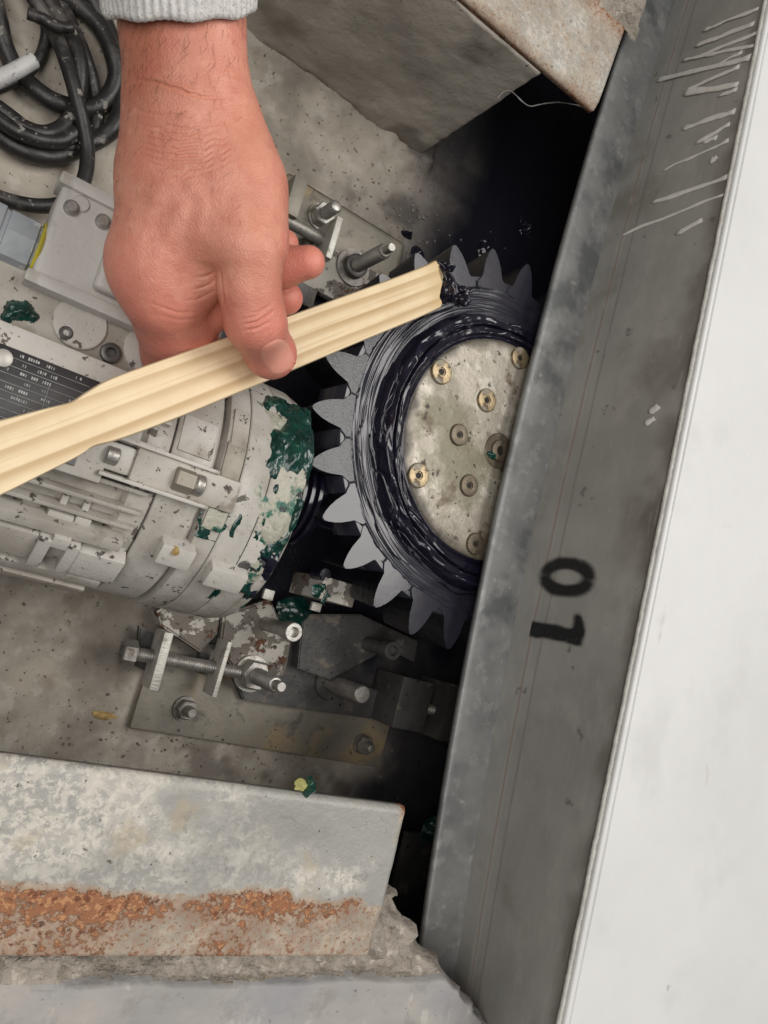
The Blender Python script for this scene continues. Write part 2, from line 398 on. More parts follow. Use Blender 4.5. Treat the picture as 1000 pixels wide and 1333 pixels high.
m_alu = Mat('plate_margin', C(.50, .48, .44), C(.42, .40, .37), 50, .45, .3).done()

m_wood = Mat('pine', C(.86, .70, .46), C(.79, .625, .40), 30, .55, stretch=(1, 1, 1))
_s = m_wood.attr("ring"); m_wood.layer(_s, C(.50, .33, .155), amount=.95)
m_wood.layer(m_wood.ramp(m_wood.attr('fine'), .5, .85), C(.62, .45, .25), amount=.6).layer(m_wood.attr('tip'), C(.62, .44, .22), amount=.5)
m_wood = m_wood.bump(300, .0002).done()

m_skin = Mat('skin', srgb(220, 153, 131), srgb(207, 136, 115), 60, .42, 0, .4)
m_skin.layer(m_skin.attr('red'), srgb(214, 124, 110), amount=.7).layer(m_skin.attr('tan'), srgb(168, 100, 76), amount=.85)
m_skin.spots(110, .55, .7, srgb(226, 166, 144), amount=.4).spots(45, .52, .68, srgb(190, 108, 92), amount=.45).spots(14, .5, .7, srgb(196, 130, 104), amount=.4)
_v = m_skin.n.new('ShaderNodeTexVoronoi'); _v.inputs['Scale'].default_value = 900; m_skin.l.new(m_skin.raw, _v.inputs['Vector'])
m_skin.addh(_v.outputs['Distance'], .00022).bump(350, .00035).bump(1500, .0001)
m_skin = m_skin.done(.8, **{'Subsurface Weight': .06, 'Subsurface Scale': .01, 'Subsurface Radius': (1.0, .35, .2)})
m_nail = Mat('nail', srgb(228, 162, 142), srgb(220, 148, 130), 60, .3).done()
m_knit = Mat('grey_knit', C(.66, .64, .615), C(.53, .515, .50), 260, .95)
m_knit.spots(700, .55, .62, C(.34, .33, .33), amount=.7)
m_knit = m_knit.bump(900, .0006).done()

def decal(name, colr):
    m = bpy.data.materials.new(name); m.use_nodes = True; nt = m.node_tree; b = nt.nodes['Principled BSDF']
    b.inputs['Base Color'].default_value = colr; b.inputs['Roughness'].default_value = .6
    a = nt.nodes.new('ShaderNodeAttribute'); a.attribute_name = 'ink'
    n = nt.nodes.new('ShaderNodeTexNoise'); n.inputs['Scale'].default_value = 160; n.inputs['Detail'].default_value = 6
    tc = nt.nodes.new('ShaderNodeTexCoord'); nt.links.new(tc.outputs['Object'], n.inputs['Vector'])
    mr = nt.nodes.new('ShaderNodeMapRange'); mr.inputs[1].default_value = .2; mr.inputs[2].default_value = .5; mr.inputs[3].default_value = .55; mr.inputs[4].default_value = 1
    mu = nt.nodes.new('ShaderNodeMath'); mu.operation = 'MULTIPLY'
    nt.links.new(n.outputs['Fac'], mr.inputs[0]); nt.links.new(mr.outputs[0], mu.inputs[0]); nt.links.new(a.outputs['Fac'], mu.inputs[1]); nt.links.new(mu.outputs[0], b.inputs['Alpha'])
    return m
m_ink = decal('stencil_ink', C(.012, .012, .013))

# ------------------------------------------------------------------ setting: floor, pit walls, ledge
GC = np.array([.4281, .1953]); GZ = .16; RT, RR, NT = .186, .154, 26; TH0 = math.radians(203.3)
DC = np.array([.4285, .194]); DR, DZ = .1025, .168
def build_floor():
    xs = np.concatenate([np.linspace(-.9, -.12, 12)[:-1], np.arange(-.12, .72, .0042), np.linspace(.72, 1.5, 12)])
    ys = np.concatenate([np.linspace(-.9, -.26, 8)[:-1], np.arange(-.26, .56, .0042), np.linspace(.56, 1.5, 12)])
    X, Y = np.meshgrid(xs, ys, indexing='ij'); P = np.stack([X, Y, X*0], -1)
    z = .0016*fbm(P, 14, 4, 1) + .0007*fbm(P, 90, 3, 2)
    # mortar bead where the floor meets the upper pit wall, broken and rough
    n = fbm(P, 30, 4, 9); dwall = np.where(X < .40, .526 - Y, 1)
    z = z + np.clip(.012 - np.abs(dwall)*.35 + .012*n, 0, .03)*(X < .372)
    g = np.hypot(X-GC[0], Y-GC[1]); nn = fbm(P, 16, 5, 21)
    stain_shade = sst(.32, .20, g + .06*nn)
    stain_shade = np.maximum(stain_shade, sst(.31, .47, X + .05*nn + .10*(Y-.33))*sst(.20, .36, Y+.04*nn))  # channel beside the machine: grease colour with its shade painted in
    stain_shade = np.maximum(stain_shade, .93*sst(.44, .52, X + .05*nn))
    dirt = sst(.15, .5, fbm(P, 22, 5, 33) - np.clip((Y-.30)*-6, -1, 1)*.0 - .25*(X < .22)) * sst(.23, .30, X)*sst(.34, .42, Y)
    dirt = np.maximum(dirt, sst(.05, .4, fbm(P, 45, 4, 35))*sst(-.125, -.14, Y)*sst(.24, .29, X)*.8)
    V = np.stack([X, Y, z], -1).reshape(-1, 3)
    o = mobj('pit_floor', V, gridF(len(xs), len(ys)), m_floor, attr={'stain': stain_shade.ravel(), 'dirt': dirt.ravel()})
    tag(o, 'grey concrete pit floor stained with dark grease', None, kind='structure')
build_floor()
def build_pit_wall():
    # rounded corner block: follows -X side face along y = .526 to the corner x = .356 and turns into +Y
    path = [(-.9, .526), (-.5, .526)] + [(x, .526) for x in np.linspace(-.1, .345, 90)] + [(.351+.006*math.sin(a), .532-.006*math.cos(a)) for a in np.linspace(.2, math.pi/2, 5)] + [(.357, y) for y in np.linspace(.545, .9, 40)]
    path = np.array(path); zs = np.concatenate([np.linspace(-.01, .196, 60)])
    X = np.repeat(path[:, 0:1], len(zs), 1); Y = np.repeat(path[:, 1:2], len(zs), 1); Z = np.repeat(zs[None], len(path), 0)
    P = np.stack([X, Y, Z], -1); n = .0022*fbm(P, 18, 5, 3) + .0008*fbm(P, 110, 2, 4)
    chip = np.clip(fbm(P, 28, 4, 8) - .1, 0, 1)*sst(.03, 0, Z)*.02
    T = np.gradient(path, axis=0); N = np.stack([T[:, 1], -T[:, 0]], 1); N /= np.linalg.norm(N, axis=1)[:, None]
    off = n - chip
    X = X + N[:, 0:1]*off; Y = Y + N[:, 1:2]*off
    dirt = sst(.05, .45, fbm(P, 20, 5, 12) + sst(.05, .0, Z)*.5)
    V = np.stack([X, Y, Z], -1).reshape(-1, 3); F = list(map(tuple, gridF(len(path), len(zs))))
    nv = len(zs); top = [i*nv+nv-1 for i in range(len(path))]; V = np.concatenate([V, [(-.9, .9, .196)]]); F.append(tuple(top+[len(V)-1]))
    o = mobj('pit_wall', V, F, m_wallc, attr={'dirt': np.append(dirt.ravel(), 0)})
    tag(o, 'smooth grey concrete wall of the pit', None, kind='structure')
build_pit_wall()
def build_ledge():
    # concrete ledge behind the rail: crumbled strip, then a painted slab, diagonal broken right edge
    e0 = W(545, 1230, .25); e1 = W(640, 1333, .25); e2 = e1 + (e1-e0)*2.5
    ys = np.concatenate([np.linspace(-.172, -.26, 70), np.linspace(-.262, -.6, 40)]); nu = 260
    V = []; A = []
    for y in ys:
        # right limit along the diagonal
        t = (y-e0[1])/(e1[1]-e0[1]); xr = e0[0] + (e1[0]-e0[0])*t if y < e0[1] else e0[0] - (y-e0[1])*.45
        xs = np.concatenate([np.linspace(-.6, .0, 20)[:-1], np.linspace(.0, 1, nu-19)*xr])
        V.append(np.stack([xs, np.full(nu, y), np.full(nu, .25)], 1))
    V = np.array(V); P = V.copy()
    edge = sst(.03, 0, V[:, -1:, 0]-V[:, :, 0])
    V[:, :, 0] += edge*.014*fbm(P, 60, 4, 5)
    n = fbm(P, 40, 5, 6); n2 = fbm(P, 160, 3, 7)
    yb = -.2265 + .003*fbm(P*[1, .2, 1], 20, 3, 55)
    rough = sst(0, .006, P[:, :, 1]-yb)                     # 1 on the crumbled strip
    smoothpart = sst(.17, .27, P[:, :, 0])*.75
    z = .25 - rough*(.011 - .024*n*(1-smoothpart) - .010*n2*(1-.5*smoothpart)) + (1-rough)*.0012*n - sst(.012, 0, V[:, -1:, 0]-P[:, :, 0])*.012
    z = z - .016*sst(-.212, -.205, P[:, :, 1]+.004*fbm(P, 50, 3, 71))*(1-smoothpart)
    V[:, :, 2] = np.where(rough > .3, np.minimum(z, .2495), z); z = V[:, :, 2]
    nvr, nu = V.shape[:2]; VV = V.reshape(-1, 3); F = gridF(nvr, nu)
    cen = P.reshape(-1, 3)[F].mean(1); rr = rough.reshape(-1)[F].mean(1)
    mats = (rr < .5).astype(int)
    # skirts: right broken edge and pit-facing wall
    right = [i*nu+nu-1 for i in range(nvr)]; front = [k for k in range(nu)]
    extra = []; F = list(map(tuple, F)); base = len(VV); cur = VV
    def skirt(ids, wob, zb):
        nonlocal cur
        b = len(cur); rows = 8; prev = ids
        for k in range(1, rows+1):
            q = cur[ids].copy(); q[:, 2] = q[:, 2] + (zb-q[:, 2])*(k/rows)**1.5
            q[:, :2] += wob*fbm(q, 45, 4, 14)[:, None]*np.array([1, .6])
            s = len(cur); cur = np.concatenate([cur, q]); new = list(range(s, s+len(ids)))
            for a in range(len(ids)-1): F.append((prev[a], prev[a+1], new[a+1], new[a]))
            prev = new
    skirt(right, .010, -.01); nf = len(F); skirt(front, .004, -.01)
    o = mobj('concrete_ledge', cur, F, m_crumb); o.data.materials.append(m_slab)
    mi = np.zeros(len(F), np.int32); mi[:len(mats)] = mats; o.data.polygons.foreach_set('material_index', mi)
    tag(o, 'crumbling concrete ledge with painted slab behind the rusty rail', None, kind='structure')
build_ledge()

# ------------------------------------------------------------------ machine body with the stencilled number
def build_machine():
    t = thing('machine_body', 'white topped machine body with grey side wall stencilled 01', 'machine', (.9, .2, .179))
    XT, ZT, ZS = .486, .317, .185
    ys = np.linspace(-.62, 1.3, 420)
    wb = lambda y: .4800 + .135*(y-.20)**2*np.where(y > .2, .75, 1.0)     # lower edge of the side wall
    sb = lambda y: .4330 + .135*(y-.22)**2*np.where(y > .2, .75, 1.1)     # outer edge of the flange
    # side wall with a narrow proud fold at its foot
    prof = np.concatenate([np.linspace(0, .14, 5), np.linspace(.15, .30, 26), np.linspace(.31, 1, 50)]); V = []
    for y in ys:
        for k in prof:
            fold = -.0012*(1-sst(.15, .20, k))
            V.append((wb(y) + (XT-wb(y))*k + fold, y, ZS + (ZT-ZS)*k))
    V = np.array(V); V[:, 0] += .0005*fbm(V, 25, 3, 2)
    kf = np.tile(prof, len(ys)); nb = fbm(V, 45, 5, 61)
    grime = np.clip(sst(.84, .99, kf+.14*nb)*.8 + sst(.25, .5, fbm(V, 14, 5, 63))*sst(.3, .9, kf)*.6, 0, 1)
    seam = np.exp(-((kf-.175+.004*nb)/.012)**2) + .7*np.exp(-((kf-.27+.004*nb)/.010)**2)
    mobj('side_wall', V, gridF(len(ys), len(prof)), m_band, t, attr={'grime': grime, 'seam': seam})
    # flange plate
    V = []; pr = [(0, 0), (.0012, .0012), (1, .0012)]
    for y in ys:
        a, b = sb(y), wb(y)+.02
        V += [(a+.010, y, ZS-.006), (a, y, ZS-.006), (a, y, ZS-.0012), (a+.001, y, ZS)] + [(a+(b-a)*k, y, ZS) for k in np.linspace(.08, 1, 10)]
    V = np.array(V); V[:, 2] += .0004*fbm(V, 20, 3, 3)
    mobj('flange', V, gridF(len(ys), 14), m_galv, t)
    # underside closing the body
    o = box('underside', (1.05, .34, .176), (1.12, 1.9, .004), m_dsteel, t, 0)
    # white top sheet with slight dents
    xs = np.concatenate([[XT+.0052, XT+.0053, XT+.0060, XT+.0064, XT+.0070], np.linspace(XT+.0085, 1.6, 90)]); X, Y = np.meshgrid(xs, np.linspace(-.62, 1.3, 200), indexing='ij')
    P = np.stack([X, Y, X*0], -1); Z = ZT+.0035 + .0009*fbm(P, 7, 3, 4); Z[0] -= .006; Z[1] -= .0022; Z[2] -= .0006
    mobj('top_sheet', np.stack([X, Y, Z], -1).reshape(-1, 3), gridF(len(xs), 200), m_white, t)
    # folded edge and caulk bead
    yy = np.linspace(-.62, 1.3, 1300); P = np.stack([yy*0+XT+.0022, yy, yy*0+ZT+.001], 1)
    tube('edge_fold', P, .0028, m_white, t, 12)
    P2 = np.stack([XT-.0004+.0003*fbm(P, 60, 3, 6), yy, ZT-.0018+.0004*fbm(P, 160, 3, 7)], 1)
    tube('caulk_bead', P2, .0019*(1+.18*fbm(P, 700, 2, 8)), m_caulk, t, 10, jitter=.15, jscale=900)
    # drips of caulk that ran down the wall
    drips = [((975,15),(915,40)),((968,35),(905,60)),((972,48),(908,74)),((965,62),(888,78)),((955,80),(855,104)),((950,92),(892,118)),((960,70),(930,86)),
             ((948,112),(890,122)),((945,148),(888,168)),((942,166),(905,187)),((933,190),(862,222)),((932,205),(925,210)),((930,236),(848,264)),((918,262),(808,306)),((908,290),(880,304)),((930,180),(915,185)),((955,118),(935,124)),((855,530),(845,536)),((850,545),(839,552))]
    for i, (a, b) in enumerate(drips):
        pts = []
        nd = max(6, int(math.hypot(b[0]-a[0], b[1]-a[1])/4.5))
        for k in np.linspace(-.22, 1, nd):
            u = a[0]+(b[0]-a[0])*k; v = a[1]+(b[1]-a[1])*k
            p = WX(u, v, .4845); kk = (p[2]-ZS)/(ZT-ZS); kk = min(max(kk, 0), 1); xw = wb(p[1])+(XT-wb(p[1]))*kk
            p = WX(u, v, xw-.0004); p[1] += .0010*vn(np.array([k*4, i*7.3, 0])); p[2] = min(p[2], ZT-.001); pts.append(p)
        r = (.0013+.0022*((i*37) % 10)/10)*.75+.0016*np.abs(vn(np.stack([np.linspace(0, nd*.3, nd), np.full(nd, i*3.1), np.zeros(nd)], 1), 1, 4))
        r[-1] *= .5; r[-2] *= 1.15
        tube('caulk_drip', pts, r, m_drip, t, 8, flat=.35, upv=(1, 0, 0))
    # stencilled number 0 1 : up is +Z, reading towards -Y
    def digit(fn, uv, hgt, wid):
        c = WX(*uv, .4815); n = 70
        s, q = np.meshgrid(np.linspace(-1.25, 1.25, n), np.linspace(-1.25, 1.25, n), indexing='ij')     # s right, q up
        ink = fn(s, q); Y = c[1] - s*wid/2; Z = c[2] + q*hgt/2
        kk = np.clip((Z-ZS)/(ZT-ZS), 0, 1); X = wb(Y)+(XT-wb(Y))*kk - .0012
        mobj('stencil_digit', np.stack([X, Y, Z], -1).reshape(-1, 3), gridF(n, n), m_ink, t, attr={'ink': ink.ravel()})
    def zero(s, q):
        pp = np.stack([s*3, q*3, s*0], -1); ns = .05*fbm(pp, 1, 4, 3)
        o = np.hypot(s/1.0, q/1.0) ; o = (np.abs(s)**2.3+np.abs(q)**2.3)**(1/2.3)
        i_ = np.hypot(s/.42, q/.60)
        return sst(1.10, .80, o+ns)*sst(.72, 1.22, i_+ns)*(1-.35*sst(.5, .9, np.abs(q))*sst(.16, .05, np.abs(s-.05)))
    def one(s, q):
        pp = np.stack([s*3, q*3, s*0], -1); ns = .06*fbm(pp, 1, 4, 5)
        bar = sst(.42, .22, np.abs(s-.30)+ns)*sst(1.10, .88, np.abs(q)+ns)
        flag = sst(.10, -.10, -(q-.58)+ns)*sst(1.08, .90, q+ns+.25*sst(.0, -.9, s))*sst(-.80, -.55, s-ns)*sst(.3, .2, s)
        return np.clip(bar+flag, 0, 1)
    digit(zero, (737, 751), .062, .035); digit(one, (723, 815), .060, .038)
build_machine()

# ------------------------------------------------------------------ steel rail and upper beam
def build_rail():
    t = thing('steel_rail', 'weathered grey steel rail with a band of orange rust on concrete ledge', 'rail', (.1, -.155, .25))
    y0, y1 = -.1046, -.2048; xs = np.concatenate([np.linspace(-.5, .04, 12)[:-1], np.linspace(.04, .352, 150)])
    s = np.linspace(0, 1, 60); V = []; R = []
    for x in xs:
        for k in s:
            z = .26 - .0015*sst(.06, 0, k) - .0030*sst(.0, 1, (k-.62)/.38) if k > .62 else .26 - .0025*sst(.05, 0, k)**2
            V.append((x, y0+(y1-y0)*k, z))
            kq = k+.040*float(vn(np.array([x*55, 0, 0]), 1, 3))+.022*float(vn(np.array([x*170, k*9, 0]), 1, 9)); R.append(float(sst(.57, .67, kq))*(.70-.24*float(sst(.70, .86, k))))
    V = np.array(V); R = np.array(R); V[:, 0] += np.where(V[:, 0] > .345, .0012*fbm(V*[0, 1, 1], 60, 3, 5), 0)
    k = (V[:, 1]-y0)/(y1-y0)
    R += .26*fbm(V, 28, 5, 3)*(R > .02) - sst(.29, .35, V[:, 0])*.16*(R > .02)
    R = np.maximum(R, .40*sst(.63, .69, k+.03*fbm(V, 60, 4, 31)))
    R = np.maximum(R, .9*sst(.343, .351, V[:, 0]+.004*fbm(V, 120, 3, 9))*sst(.16, .02, k))
    WR = np.clip(sst(-.15, .35, fbm(V*[1, 1.6, 1], 16, 4, 41) + .45 - sst(.16, .30, V[:, 0])*.75), 0, 1)
    V[:, 2] += .0006*fbm(V, 30, 4, 4) + .0006*fbm(V, 160, 3, 5)*sst(.3, .7, R)
    nv = len(s); n = len(V); B = V.copy(); B[:, 2] = .2505; F = list(map(tuple, gridF(len(xs), nv)))
    for i in range(len(xs)-1):
        a, b = i*nv, (i+1)*nv; F += [(a, n+a, n+b, b), (a+nv-1, b+nv-1, n+b+nv-1, n+a+nv-1)]
    e = (len(xs)-1)*nv
    for j in range(nv-1): F.append((e+j, n+e+j, n+e+j+1, e+j+1))
    F.append((0, n, n+nv-1, nv-1)); F += [tuple(n+np.array(f)[::-1]) for f in gridF(len(xs), nv)]
    mobj('top_flange', np.concatenate([V, B]), F, m_rail, t, attr={'rust': np.concatenate([R, R]), 'wear': np.concatenate([WR, WR])})
    box('web_plate', (-.075, -.166, .13), (.85, .008, .241), m_dsteel, t)
    # upper beam over the pit wall
    t = thing('steel_beam', 'scraped grey steel beam end lying on the pit wall', 'beam', (.1, .58, .196))
    yb = .527; xs = np.concatenate([np.linspace(-.5, .2, 8)[:-1], np.linspace(.2, .4305, 80)]); s = np.linspace(0, 1, 40); V = []; R = []
    for x in xs:
        for k in s:
            y = yb + (.70-yb)*k; xx = x + (x > .2)*(x-.2)/.23*(-.012+.02*k)
            V.append((xx, y, .206-.003*sst(.05, 0, k))); R.append(.22+.50*sst(.42, .62, k)*sst(.34, .42, x) + .22*sst(.05, 0, k))
    V = np.array(V); R = np.array(R)+.2*fbm(V, 30, 4, 6); V[:, 2] += .0012*fbm(V, 25, 4, 7)
    nv = len(s); n = len(V); B = V.copy(); B[:, 2] = .1965; F = list(map(tuple, gridF(len(xs), nv)))
    for i in range(len(xs)-1):
        a, b = i*nv, (i+1)*nv; F += [(a, n+a, n+b, b)]
    e = (len(xs)-1)*nv
    for j in range(nv-1): F.append((e+j, n+e+j, n+e+j+1, e+j+1))
    F += [tuple(n+np.array(f)[::-1]) for f in gridF(len(xs), nv)]
    mobj('top_flange', np.concatenate([V, B]), F, m_rail, t, attr={'rust': np.concatenate([R, R+.2]), 'wear': np.full(2*n, .8)})
    # broken mortar lump on the beam end
    n = 60; U, Vv = np.meshgrid(np.linspace(0, 1, n), np.linspace(0, 1, n), indexing='ij')
    P = np.stack([.375+.085*U, .605+.10*Vv, .206+0*U], -1); f = np.minimum(np.minimum(U, 1-U), np.minimum(Vv, 1-Vv))
    h = sst(0, .25, f)*.018 + .014*fbm(P, 45, 5, 3)*sst(0, .1, f) - .001 - .02*sst(.45, .1, f+.2*fbm(P, 25, 3, 5))
    lump = patch('mortar_lump', P, np.array([0, 0, 1.]), h, m_crumb)
    tag(lump, 'rough brown mortar lump stuck on the end of the steel beam', 'mortar lump')
build_rail()

# ------------------------------------------------------------------ ring gear
def build_gear():
    t = thing('ring_gear', 'large toothed gear wheel smeared with dark navy grease', 'gear', (GC[0], GC[1], .10))
    g = lambda r, a, z: (GC[0]+r*math.cos(a), GC[1]+r*math.sin(a), z)
    # teeth, each its own solid; prototype around angle 0
    ri, w = RR-.006, 2*math.pi/NT
    def half(r):
        k = (r-RR)/(RT-RR)
        return np.interp(k, [-.2, 0, .015, .04, .09, .17, .30, .5, .7, .86, .95, 1.0], [.50, .50, .43, .375, .33, .30, .272, .228, .165, .098, .05, .012])*w
    rs = np.concatenate([[ri], RR+(RT-RR)*np.array([0, .015, .04, .09, .15, .22, .30, .4, .5, .6, .7, .78, .86, .92, .97, 1.0])]); out = [(r*math.cos(half(r)), r*math.sin(half(r))) for r in rs] + [(r*math.cos(half(r)), -r*math.sin(half(r))) for r in rs[::-1]]
    bm = bmesh.new(); top = [bm.verts.new((x, y, 0)) for x, y in out]; bot = [bm.verts.new((x*.97, y*1.02, -.045)) for x, y in out]
    ft = bm.faces.new(top); n = len(out); sides = []
    for i in range(n): sides.append(bm.faces.new((top[i], bot[i], bot[(i+1) % n], top[(i+1) % n])))
    for f in sides: f.material_index = 1
    te = [e for e in ft.edges]
    bmesh.ops.bevel(bm, geom=te, offset=.0011, segments=2, affect='EDGES', profile=.5)
    bmesh.ops.recalc_face_normals(bm, faces=bm.faces)
    me = bpy.data.meshes.new('tooth'); bm.to_mesh(me); bm.free(); me.materials.append(m_tooth_lit); me.materials.append(m_gdark); me2 = me.copy(); me2.materials[0] = m_gface
    for i in range(NT):
        ad = math.degrees(TH0+i*w) % 360; o = bpy.data.objects.new('tooth', me if 160 < ad < 212 else me2); o.matrix_basis = Matrix.Translation((GC[0], GC[1], GZ+.0006*math.sin(i*2.1))) @ Matrix.Rotation(TH0+i*w, 4, 'Z'); link(o, t)  # left teeth get the copy with painted sheen, the rest plain grease
    # ring body with streaked grease film
    rs = np.linspace(.098, RR+.0040, 130); th = np.linspace(0, 2*math.pi, 721)
    Rr, A = np.meshgrid(rs, th, indexing='ij'); X = GC[0]+Rr*np.cos(A); Y = GC[1]+Rr*np.sin(A)
    q = np.stack([Rr*300+2*np.sin(A*2), np.cos(A)*1.3, np.sin(A)*1.3], -1); q2 = np.stack([Rr*900, np.cos(A)*6, np.sin(A)*6], -1)
    P = np.stack([X, Y, 0*X], -1)
    body = .0007*fbm(q, 1, 2, 3) + .00042*vn(q2*[1.3, .35, .35], 1, 8) + .0005*fbm(P, 30, 2, 4)
    edge = np.clip(fbm(np.stack([np.cos(A)*9, np.sin(A)*9, A*0], -1), 1, 4, 6), -1, 1)*.004
    lip = sst(RR-.004, RR-.0065, Rr+edge)*.0016*sst(-.9, -.5, np.cos(A+.1)*-1)
    Z = GZ - .0012 + lip + body*sst(RR, RR-.006, Rr) 
    V = np.stack([X, Y, Z], -1).reshape(-1, 3); F = list(map(tuple, gridF(len(rs), 721)))
    # scalloped rim wall below
    b = len(V); last = (len(rs)-1)*721; V = np.concatenate([V, V[last:last+721]*[1, 1, 0]+[0, 0, .112]])
    for j in range(720): F.append((last+j, b+j, b+j+1, last+j+1))
    mobj('ring_body', V, F, m_gface, t, attr={'streak': np.zeros(len(V))})
    # hub cover disc
    n = 150; rr = np.linspace(0, DR, 70); th = np.linspace(0, 2*math.pi, 241); Rr, A = np.meshgrid(rr, th, indexing='ij')
    X = DC[0]+Rr*np.cos(A); Y = DC[1]+Rr*np.sin(A); P = np.stack([X, Y, 0*X], -1)
    Z = DZ + .0006*fbm(P, 35, 4, 7) - .002*sst(DR-.003, DR, Rr); gr = sst(DR-.012, DR-.001, Rr+.007*fbm(P, 60, 4, 2))
    dv = np.stack([X, Y, Z], -1).reshape(-1, 3); Fd = list(map(tuple, gridF(len(rr), 241))); b = len(dv); last = 69*241
    dv = np.concatenate([dv, dv[last:last+241]*[1, 1, 0]+[0, 0, .13]])
    for j in range(240): Fd.append((last+j, b+j, b+j+1, last+j+1))
    cover = mobj('hub_cover', dv, Fd, m_disc, t, attr={'grime': np.append(gr.ravel(), np.ones(241))})
    # screws in the cover
    for i, (u, v, r, mt) in enumerate([(575, 484, 17, m_brass), (634, 521, 16, m_brass), (598, 566, 15, m_bscrew), (650, 587, 24, m_bscrew), (545, 619, 17, m_brass), (611, 632, 15, m_bscrew), (619, 708, 15, m_bscrew), (677, 466, 15, m_brass)]):
        p = W(u, v, DZ+.001); rad = r*pix(p)[2]/1000*.98; p[2] = DZ-.002
        prof = [(0, rad), (.0030, rad), (.0042, rad*.93), (.0046, rad*.8), (.0042, rad*.36), (.0030, rad*.32), (.0030, 0)]
        if i == 3: prof = [(0, rad), (.0026, rad), (.0034, rad*.95), (.0030, rad*.62), (.0052, rad*.58), (.0055, rad*.5), (.0055, rad*.28), (.003, rad*.25), (.003, 0)]
        sc = lathe('cover_screw', p, p+[0, 0, .01], prof, mt, t, 24)
        hx = lathe('hex_socket', p+[0, 0, .0021], p+[0, 0, .01], [(0, rad*.30), (.0012, rad*.28), (.0012, 0)], m_hole, None, 6, False)
        hx.parent = sc; hx.matrix_parent_inverse = sc.matrix_basis.inverted()
    gb = W(641, 592, DZ+.003); n = 16; Ug, Vg = np.meshgrid(np.linspace(-1, 1, n), np.linspace(-1, 1, n), indexing='ij')
    P = np.stack([gb[0]+.008*Ug, gb[1]+.006*Vg, 0*Ug+DZ+.003], -1)
    patch('green_blob', P, np.array([0, 0, 1.]), .0035*(.75-np.hypot(Ug, Vg*1.6)+.5*fbm(P, 250, 3, 4)), m_green, t)
    # thick grease collar round the cover
    rr = np.linspace(DR-.004, DR+.034, 80); th = np.linspace(0, 2*math.pi, 1101); Rr, A = np.meshgrid(rr, th, indexing='ij')
    X = DC[0]+Rr*np.cos(A); Y = DC[1]+Rr*np.sin(A); P = np.stack([X, Y, 0*X], -1)
    k = (Rr-DR)/.034; low = fbm(np.stack([np.cos(A)*2.5, np.sin(A)*2.5, 0*A], -1), 1, 3, 11)
    wide = .70+.28*low
    prof = sst(-.10, .10, k)*sst(wide+.06, wide-.16, k)
    ridge = np.abs(vn(np.stack([k*4.0+1.2*low, np.cos(A)*1.1, np.sin(A)*1.1], -1), 1, 5))
    ridge2 = 1-np.abs(vn(np.stack([k*6-1.5*low, np.cos(A)*1.6+3, np.sin(A)*1.6], -1), 1, 15))
    gro = sst(.05, .0, np.abs(k-.33-.10*low))                                   # groove dragged by the paddle
    lumps = fbm(P, 55, 3, 21)
    h = prof*(.0065+.0050*ridge+.0035*ridge2**3+.0014*lumps) - .006*gro*prof - .0008
    h = h*(1-.55*sst(.10, .03, np.abs(k-.02)))
    base = P.copy(); base[..., 2] = GZ+.0006+.006*sst(.1, -.05, k)
    patch('grease_collar', base, np.array([0, 0, 1.]), h, m_grease, t)
    # strands and curls on top
    for i in range(26):
        a = random.uniform(1.9, 5.2); r = DR+random.uniform(.006, .042); L = random.uniform(.25, .8); m = 26; aa = np.linspace(a, a+L, m)
        rad = r+.0035*vn(np.stack([aa*7, np.full(m, i*5.), np.zeros(m)], 1))
        pts = np.stack([DC[0]+rad*np.cos(aa), DC[1]+rad*np.sin(aa), GZ+np.where(rad < DR+.024, .0085, .0022)+.0015*vn(np.stack([aa*9, np.full(m, i*3.), np.ones(m)], 1))], 1)
        th_ = random.choice([.0005, .0006, .0008, .0012])
        o = tube('grease_strand', pts, th_*np.sin(np.linspace(.15, math.pi-.1, m))**.5, m_grease, t, 7, jitter=.3, jscale=200)
        o['kind'] = 'stuff'
    # shaft below the gear
    lathe('hub_shaft', (GC[0], GC[1], 0), (GC[0], GC[1], .13), [(0, .075), (.02, .075), (.024, .055), (.112, .055), (.115, .097), (.13, .097)], m_gdark, t, 40)
build_gear()

